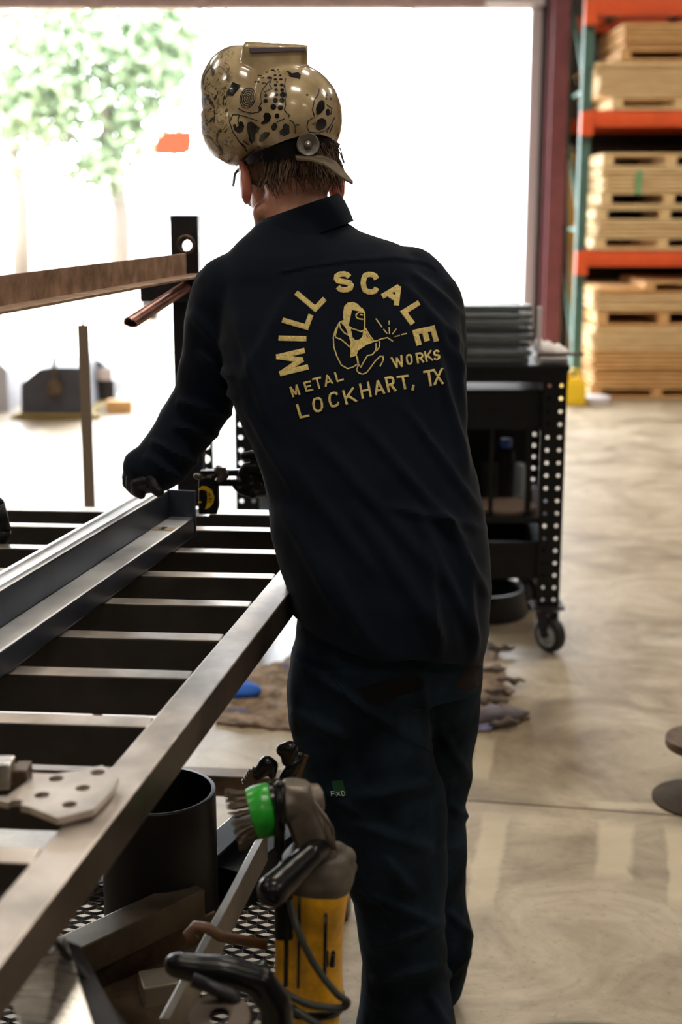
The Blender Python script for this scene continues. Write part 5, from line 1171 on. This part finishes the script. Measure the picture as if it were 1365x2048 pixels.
# ================================================================ helmet
M_helm = bpy.data.materials.new('patterned_helmet'); M_helm.use_nodes = True
def helm_nodes():
    nt = M_helm.node_tree; n = nt.nodes; L = nt.links; bs = n['Principled BSDF']; bs.inputs['Roughness'].default_value = .2; bs.inputs['Coat Weight'].default_value = .5; bs.inputs['Coat Roughness'].default_value = .08
    tc = n.new('ShaderNodeTexCoord')
    t = n.new('ShaderNodeTexNoise'); t.inputs['Scale'].default_value = 22; t.inputs['Detail'].default_value = 8; L.new(tc.outputs['Object'], t.inputs[0])
    cr = n.new('ShaderNodeValToRGB'); cr.color_ramp.elements[0].position = .3; cr.color_ramp.elements[0].color = rgb(146, 124, 92); cr.color_ramp.elements[1].position = .65; cr.color_ramp.elements[1].color = rgb(196, 176, 138); L.new(t.outputs[0], cr.inputs[0])
    # ink swirls on the left side
    s = n.new('ShaderNodeTexNoise'); s.inputs['Scale'].default_value = 27; s.inputs['Detail'].default_value = 2; s.inputs['Distortion'].default_value = 2.4; L.new(tc.outputs['Object'], s.inputs[0])
    c2_ = n.new('ShaderNodeValToRGB'); e = c2_.color_ramp.elements; e[0].position = .40; e[0].color = (1, 1, 1, 1); e[1].position = .44; e[1].color = (0, 0, 0, 1); x = e.new(.52); x.color = (0, 0, 0, 1); x = e.new(.545); x.color = (.9, .9, .9, 1); x = e.new(.575); x.color = (0, 0, 0, 1); L.new(s.outputs[0], c2_.inputs[0])
    sp = n.new('ShaderNodeSeparateXYZ'); L.new(tc.outputs['Object'], sp.inputs[0])
    mr = n.new('ShaderNodeMapRange'); mr.inputs[1].default_value = -.060; mr.inputs[2].default_value = -.074; mr.inputs[3].default_value = 0; mr.inputs[4].default_value = .92; L.new(sp.outputs[0], mr.inputs[0])
    mu = n.new('ShaderNodeMath'); mu.operation = 'MULTIPLY'; L.new(c2_.outputs[0], mu.inputs[0]); L.new(mr.outputs[0], mu.inputs[1])
    mx = n.new('ShaderNodeMix'); mx.data_type = 'RGBA'; L.new(mu.outputs[0], mx.inputs[0]); L.new(cr.outputs[0], mx.inputs[6]); mx.inputs[7].default_value = rgb(34, 28, 30)
    L.new(mx.outputs[2], bs.inputs['Base Color'])
helm_nodes()
M_inkh = mat('helmet_ink', rgb(22, 22, 28), .25, coat=.4)
HY = 2.47
hc = U(560, 235, HY); k_ = mpp(HY, 1.75)
def hu(x, y, dy=0.0): return U(x, y, HY + dy)
helmet = empty('welding_helmet', hu(545, 330), 'glossy tan welding helmet with black painted pattern, flipped up on his head', 'helmet')
b = B()
b.ball(hu(585, 237), (101 * k_, .118, 106 * k_), sub=4)
b.ball(hu(560, 225, .05), (108 * k_, .11, 100 * k_), sub=4)
b.ball(hu(489, 216, .04), (92 * k_, .12, 122 * k_), Matrix.Rotation(math.radians(-10), 3, 'Y'), sub=4)
b.ball(hu(476, 252, .03), (80 * k_, .11, 82 * k_), sub=4)
b.chain([hu(440, 280, .03), hu(486, 318, .0)], [30 * k_, 18 * k_], 20)
R_ = Matrix.Rotation(math.radians(3), 3, 'Y')
b.box(hu(547, 150, .02), (116 * k_, .15, 92 * k_), R_); b.capsule(hu(496, 150, .0), hu(496, 130, .03), 30 * k_, 26 * k_)
b.box(hu(555, 118, .02), (124 * k_, .13, 46 * k_), R_)
me = remesh(b, .003, 7, .6)
# carve the concave saddle between the crown and the front lobe, then the rim
cb = B(); prim = [(380, 292), (402, 296), (424, 311), (444, 322), (466, 335), (482, 330), (500, 318), (520, 303), (545, 291), (575, 279), (605, 271), (640, 268), (662, 276), (676, 292), (681, 320), (720, 318), (720, 520), (380, 520)]
cb.loft([[U(x, y, 1.9) for x, y in prim], [U(x, y, 3.1) for x, y in prim]]); bmesh.ops.triangulate(cb.bm, faces=cb.bm.faces); me = boolean(me, cb)
cb = B(); cb.ball(hu(580, 250, .01), (90 * k_, .105, 95 * k_), sub=4); cb.ball(hu(498, 265, .05), (64 * k_, .085, 70 * k_), sub=4); cb.box(hu(560, 330, .03), (140 * k_, .13, 120 * k_)); cm_ = remesh(cb, .004, 1); cb = B(); cb.bm.from_mesh(cm_); me = boolean(me, cb)
def keep_inside(me): return me
shell = link('shell', me, [M_helm, M_inkh], helmet, smooth=True, auto=True)
HB = bvh_of(shell)
# window recess on the top box: dark glossy plate
b = B(); b.prism([hu(498, 94, -.055), hu(612, 94, -.055), hu(614, 103, -.058), hu(500, 107, -.058)], (0, .12, .006)); b.build('filter_frame', mat('grey_filter_frame', rgb(80, 70, 78), .25), helmet, bevel=.002)
# painted marks: part of the shell's own surface pattern
def c1(p): return Vector((380 + p[0] / 4.0147, 70 + p[1] / 4.0147))
ink = B()
def ell(cx, cy, rx_, ry_, rot=0):
    a = math.radians(rot); n = 20; return [c1((cx + rx_ * math.cos(t_) * math.cos(a) - ry_ * math.sin(t_) * math.sin(a), cy + rx_ * math.cos(t_) * math.sin(a) + ry_ * math.sin(t_) * math.cos(a))) for t_ in [2 * PI * k / n for k in range(n)]]
dots = [(672, 577, 24, 22), (728, 584, 22, 20), (688, 525, 20, 20), (740, 526, 20, 20), (697, 480, 15, 14), (748, 480, 24, 22), (694, 442, 14, 14), (742, 442, 15, 14), (690, 404, 13, 12), (738, 402, 13, 12), (688, 358, 13, 8), (732, 357, 13, 8), (685, 325, 12, 7), (728, 326, 10, 7), (702, 650, 18, 22), (702, 378, 8, 6),
        (685, 298, 8, 5), (718, 300, 7, 5), (708, 280, 9, 4), (610, 530, 18, 16), (612, 488, 12, 16), (650, 480, 9, 14), (570, 595, 9, 18), (1108, 620, 18, 28), (1100, 480, 7, 12), (1075, 455, 8, 6), (1095, 512, 8, 9), (866, 722, 18, 7), (942, 482, 10, 6), (600, 388, 18, 8), (540, 378, 24, 8), (640, 345, 20, 10), (560, 325, 18, 5), (620, 300, 14, 5), (588, 345, 14, 5), (668, 284, 16, 7), (1130, 512, 7, 12), (430, 462, 8, 8)]
for d in dots: fill(ink, ell(*d), HB, h=.0005, step=2.2, mi=0)
blobs = [[(465, 700), (500, 695), (530, 720), (565, 745), (545, 775), (525, 790), (520, 850), (500, 875), (480, 850), (465, 790), (455, 740)],
         [(570, 705), (600, 680), (590, 650), (605, 625), (635, 625), (655, 650), (645, 690), (615, 712), (580, 720)],
         [(650, 740), (670, 710), (690, 700), (705, 730), (690, 765), (665, 768)],
         [(725, 800), (720, 770), (745, 750), (748, 720), (770, 710), (798, 725), (802, 790), (760, 812)],
         [(555, 840), (570, 800), (600, 778), (640, 780), (640, 800), (615, 830), (585, 855), (562, 858)],
         [(345, 720), (365, 715), (375, 740), (395, 725), (398, 688), (425, 700), (437, 735), (425, 775), (395, 790), (360, 770)],
         [(1015, 640), (1012, 590), (1030, 540), (1060, 520), (1082, 540), (1082, 590), (1055, 625), (1030, 642)],
         [(1010, 720), (1025, 680), (1060, 665), (1092, 680), (1098, 715), (1075, 755), (1035, 768), (1012, 755)],
         [(772, 290), (800, 295), (820, 310), (870, 300), (892, 320), (885, 358), (850, 345), (800, 335), (790, 310)],
         [(1175, 815), (1200, 770), (1215, 780), (1208, 820)], [(300, 455), (345, 378), (410, 405), (385, 445), (345, 490), (310, 480)]]
for bl in blobs: fill(ink, [c1(p) for p in bl], HB, h=.0005, step=2.4)
lines = [[(765, 500), (770, 560), (760, 600), (780, 630), (800, 645), (790, 665)], [(750, 400), (768, 440), (775, 500)], [(560, 590), (555, 620), (500, 628), (430, 612), (390, 590)], [(340, 640), (400, 640), (480, 665), (545, 690)],
         [(345, 640), (320, 700), (345, 780), (400, 860), (460, 935)], [(800, 680), (830, 700), (850, 745), (848, 790)], [(1040, 430), (1030, 480), (1000, 520), (985, 600), (1000, 650)], [(1000, 655), (950, 690), (940, 740), (960, 780), (1030, 785), (1090, 770), (1130, 720), (1165, 660)],
         [(1100, 785), (1130, 720)], [(1120, 790), (1150, 720)], [(640, 370), (590, 430), (570, 480), (580, 540), (550, 590)], [(660, 340), (640, 400), (660, 430), (600, 460)], [(1130, 640), (1140, 590), (1100, 560)], [(985, 720), (1010, 700)], [(430, 850), (470, 880)], [(415, 870), (450, 900)], [(700, 700), (725, 685), (760, 672)],
         [(400, 640), (385, 680), (395, 720)], [(520, 790), (548, 778)], [(770, 350), (762, 400), (768, 440)]]
for l in lines: ribbon(ink, [c1(p) for p in l], 2.0, HB, h=.0005, step=2.5)
for rr_ in (1.0, .78, .56, .34, .14): ribbon(ink, ell(465, 505, 60 * rr_, 82 * rr_, 16), 2.0, HB, h=.0005, step=2.0, closed=True)
im = bpy.data.meshes.new('ink'); ink.bm.to_mesh(im); ink.bm.free()
# join the marks into the shell mesh with the second material
bmj = bmesh.new(); bmj.from_mesh(shell.data); n0 = len(bmj.faces)
im.transform(world_of(shell).inverted()); bmj.from_mesh(im); bmj.faces.ensure_lookup_table()
for f in bmj.faces[n0:]: f.material_index = 1; f.smooth = True
bmj.to_mesh(shell.data); bmj.free()
# headband and dial
b = B(); up_ = []
tops = [(470, 322), (500, 308), (530, 297), (570, 285), (620, 274), (660, 277), (682, 288)]; bots = [(474, 338), (500, 328), (535, 322), (575, 317), (620, 310), (655, 309), (668, 312)]
rr = []
for i, (a, c) in enumerate(zip(tops, bots)):
    f = i / 6; dy = -.098 + .10 * (2 * f - 1.0) ** 2 * (1.0 if f < .5 else .9); q = U(*a, HY + dy); q2 = U(*c, HY + dy); rr.append([q, q2, q2 + Vector((0, .004, 0)), q + Vector((0, .004, 0))])
b.loft(rr); b.build('headband', M_plastic, helmet, smooth=True, norm=True, auto=True)
b = B(); c = U(616, 290, HY - .100); n_ = Vector((.12, -1, .05)); r = 22 * k_
b.lathe(c, n_, [(0, -.004), (r * .94, -.004), (r, 0), (r, .007), (r * .93, .010), (r * .8, .008), (r * .35, .003), (r * .3, .008), (r * .12, .010), (0, .011)], 40)
b.build('dial_knob', mat('grey_clear_knob', rgb(120, 114, 108), .35, var=.2, scale=60), helmet, smooth=True, auto=True)
b = B(); b.ball(c + n_.normalized() * .011, .0035, sub=2); b.build('screw', M_chrome, helmet, smooth=True)
b = B(); b.tube([hu(452, 288, -.02), hu(440, 286, -.045)], .008, 16); b.build('pivot_bolt', M_plastic, helmet, smooth=True)

# ================================================================ tape measure, clamp in hand
TY = E.y - .0
tmp = empty('tape_measure', U(414, 1028, TY), 'black and yellow tape measure standing against the end of the steel frame', 'tape measure')
b = B(); cpt = U(415, 993, TY); s2 = mpp(TY, 1.0)
poly = [(397, 1029), (397, 962), (405, 956), (424, 956), (432, 962), (436, 978), (437, 1016), (434, 1029)]
b.prism([U(x, y, TY + .004) for x, y in poly], (0, .036, 0)); b.build('tape_case', M_plastic, tmp, bevel=.003)
b = B(); ypoly = [(397, 978), (404, 972), (414, 973), (424, 980), (429, 994), (427, 1006), (420, 1015), (410, 1019), (414, 1008), (415, 996), (414, 982), (404, 979), (397, 982)]
b.prism([U(x, y, TY + .003) for x, y in ypoly], (0, .002, 0)); o = b.build('yellow_label', M_yellow, tmp)
b = B(); 
for st in ([(417, 986), (421, 989), (417, 992)], [(418, 996), (423, 999)], [(418, 1002), (422, 1004)], ): b.tube([U(x, y, TY + .002) for x, y in st], .0012, 6)
b.build('label_marks', M_ink, o)
b = B(); b.prism([U(x, y, TY + .002) for x, y in ((397, 1003), (403, 1003), (403, 1006), (397, 1006))], (0, .002, 0)); b.build('small_mark', M_yellow, tmp)
b = B(); b.box(U(404, 1031, TY + .02), (.03, .02, .002)); b.build('belt_clip', M_chrome, tmp)
t = empty('screw_clamp', U(440, 960, 2.66), 'steel screw clamp held in his right glove above the tape measure', 'clamp')
b = B(); a, c = U(436, 965, 2.64), U(486, 966, 2.64); d = (c - a); b.tube([a, c], .0066, 16)
for k in range(16): q = a + d * (k + .5) / 16; b.lathe(q - d.normalized() * .0012, d, [(.0066, 0), (.0088, .0012), (.0066, .0024)], 16)
b.build('threaded_rod', M_dark, t, smooth=True, auto=True)
b = B(); b.bar(U(402, 946, 2.66), U(500, 944, 2.66), .02, .012); b.build('clamp_bar', M_dark, t, bevel=.001)
b = B(); b.chain([U(438, 940, 2.645), U(449, 950, 2.64), U(440, 962, 2.64)], [.011, .010, .008]); b.bar(U(432, 938, 2.64), U(452, 940, 2.64), .02, .012); me = remesh(b, .0022, 1); link('clamp_jaw', me, M_steel, t, smooth=True)
b = B(); b.chain([U(393, 952, 2.65), U(412, 957, 2.65), U(430, 952, 2.65)], [.006, .007, .006]); b.build('swivel_arm', M_brown, t, smooth=True)
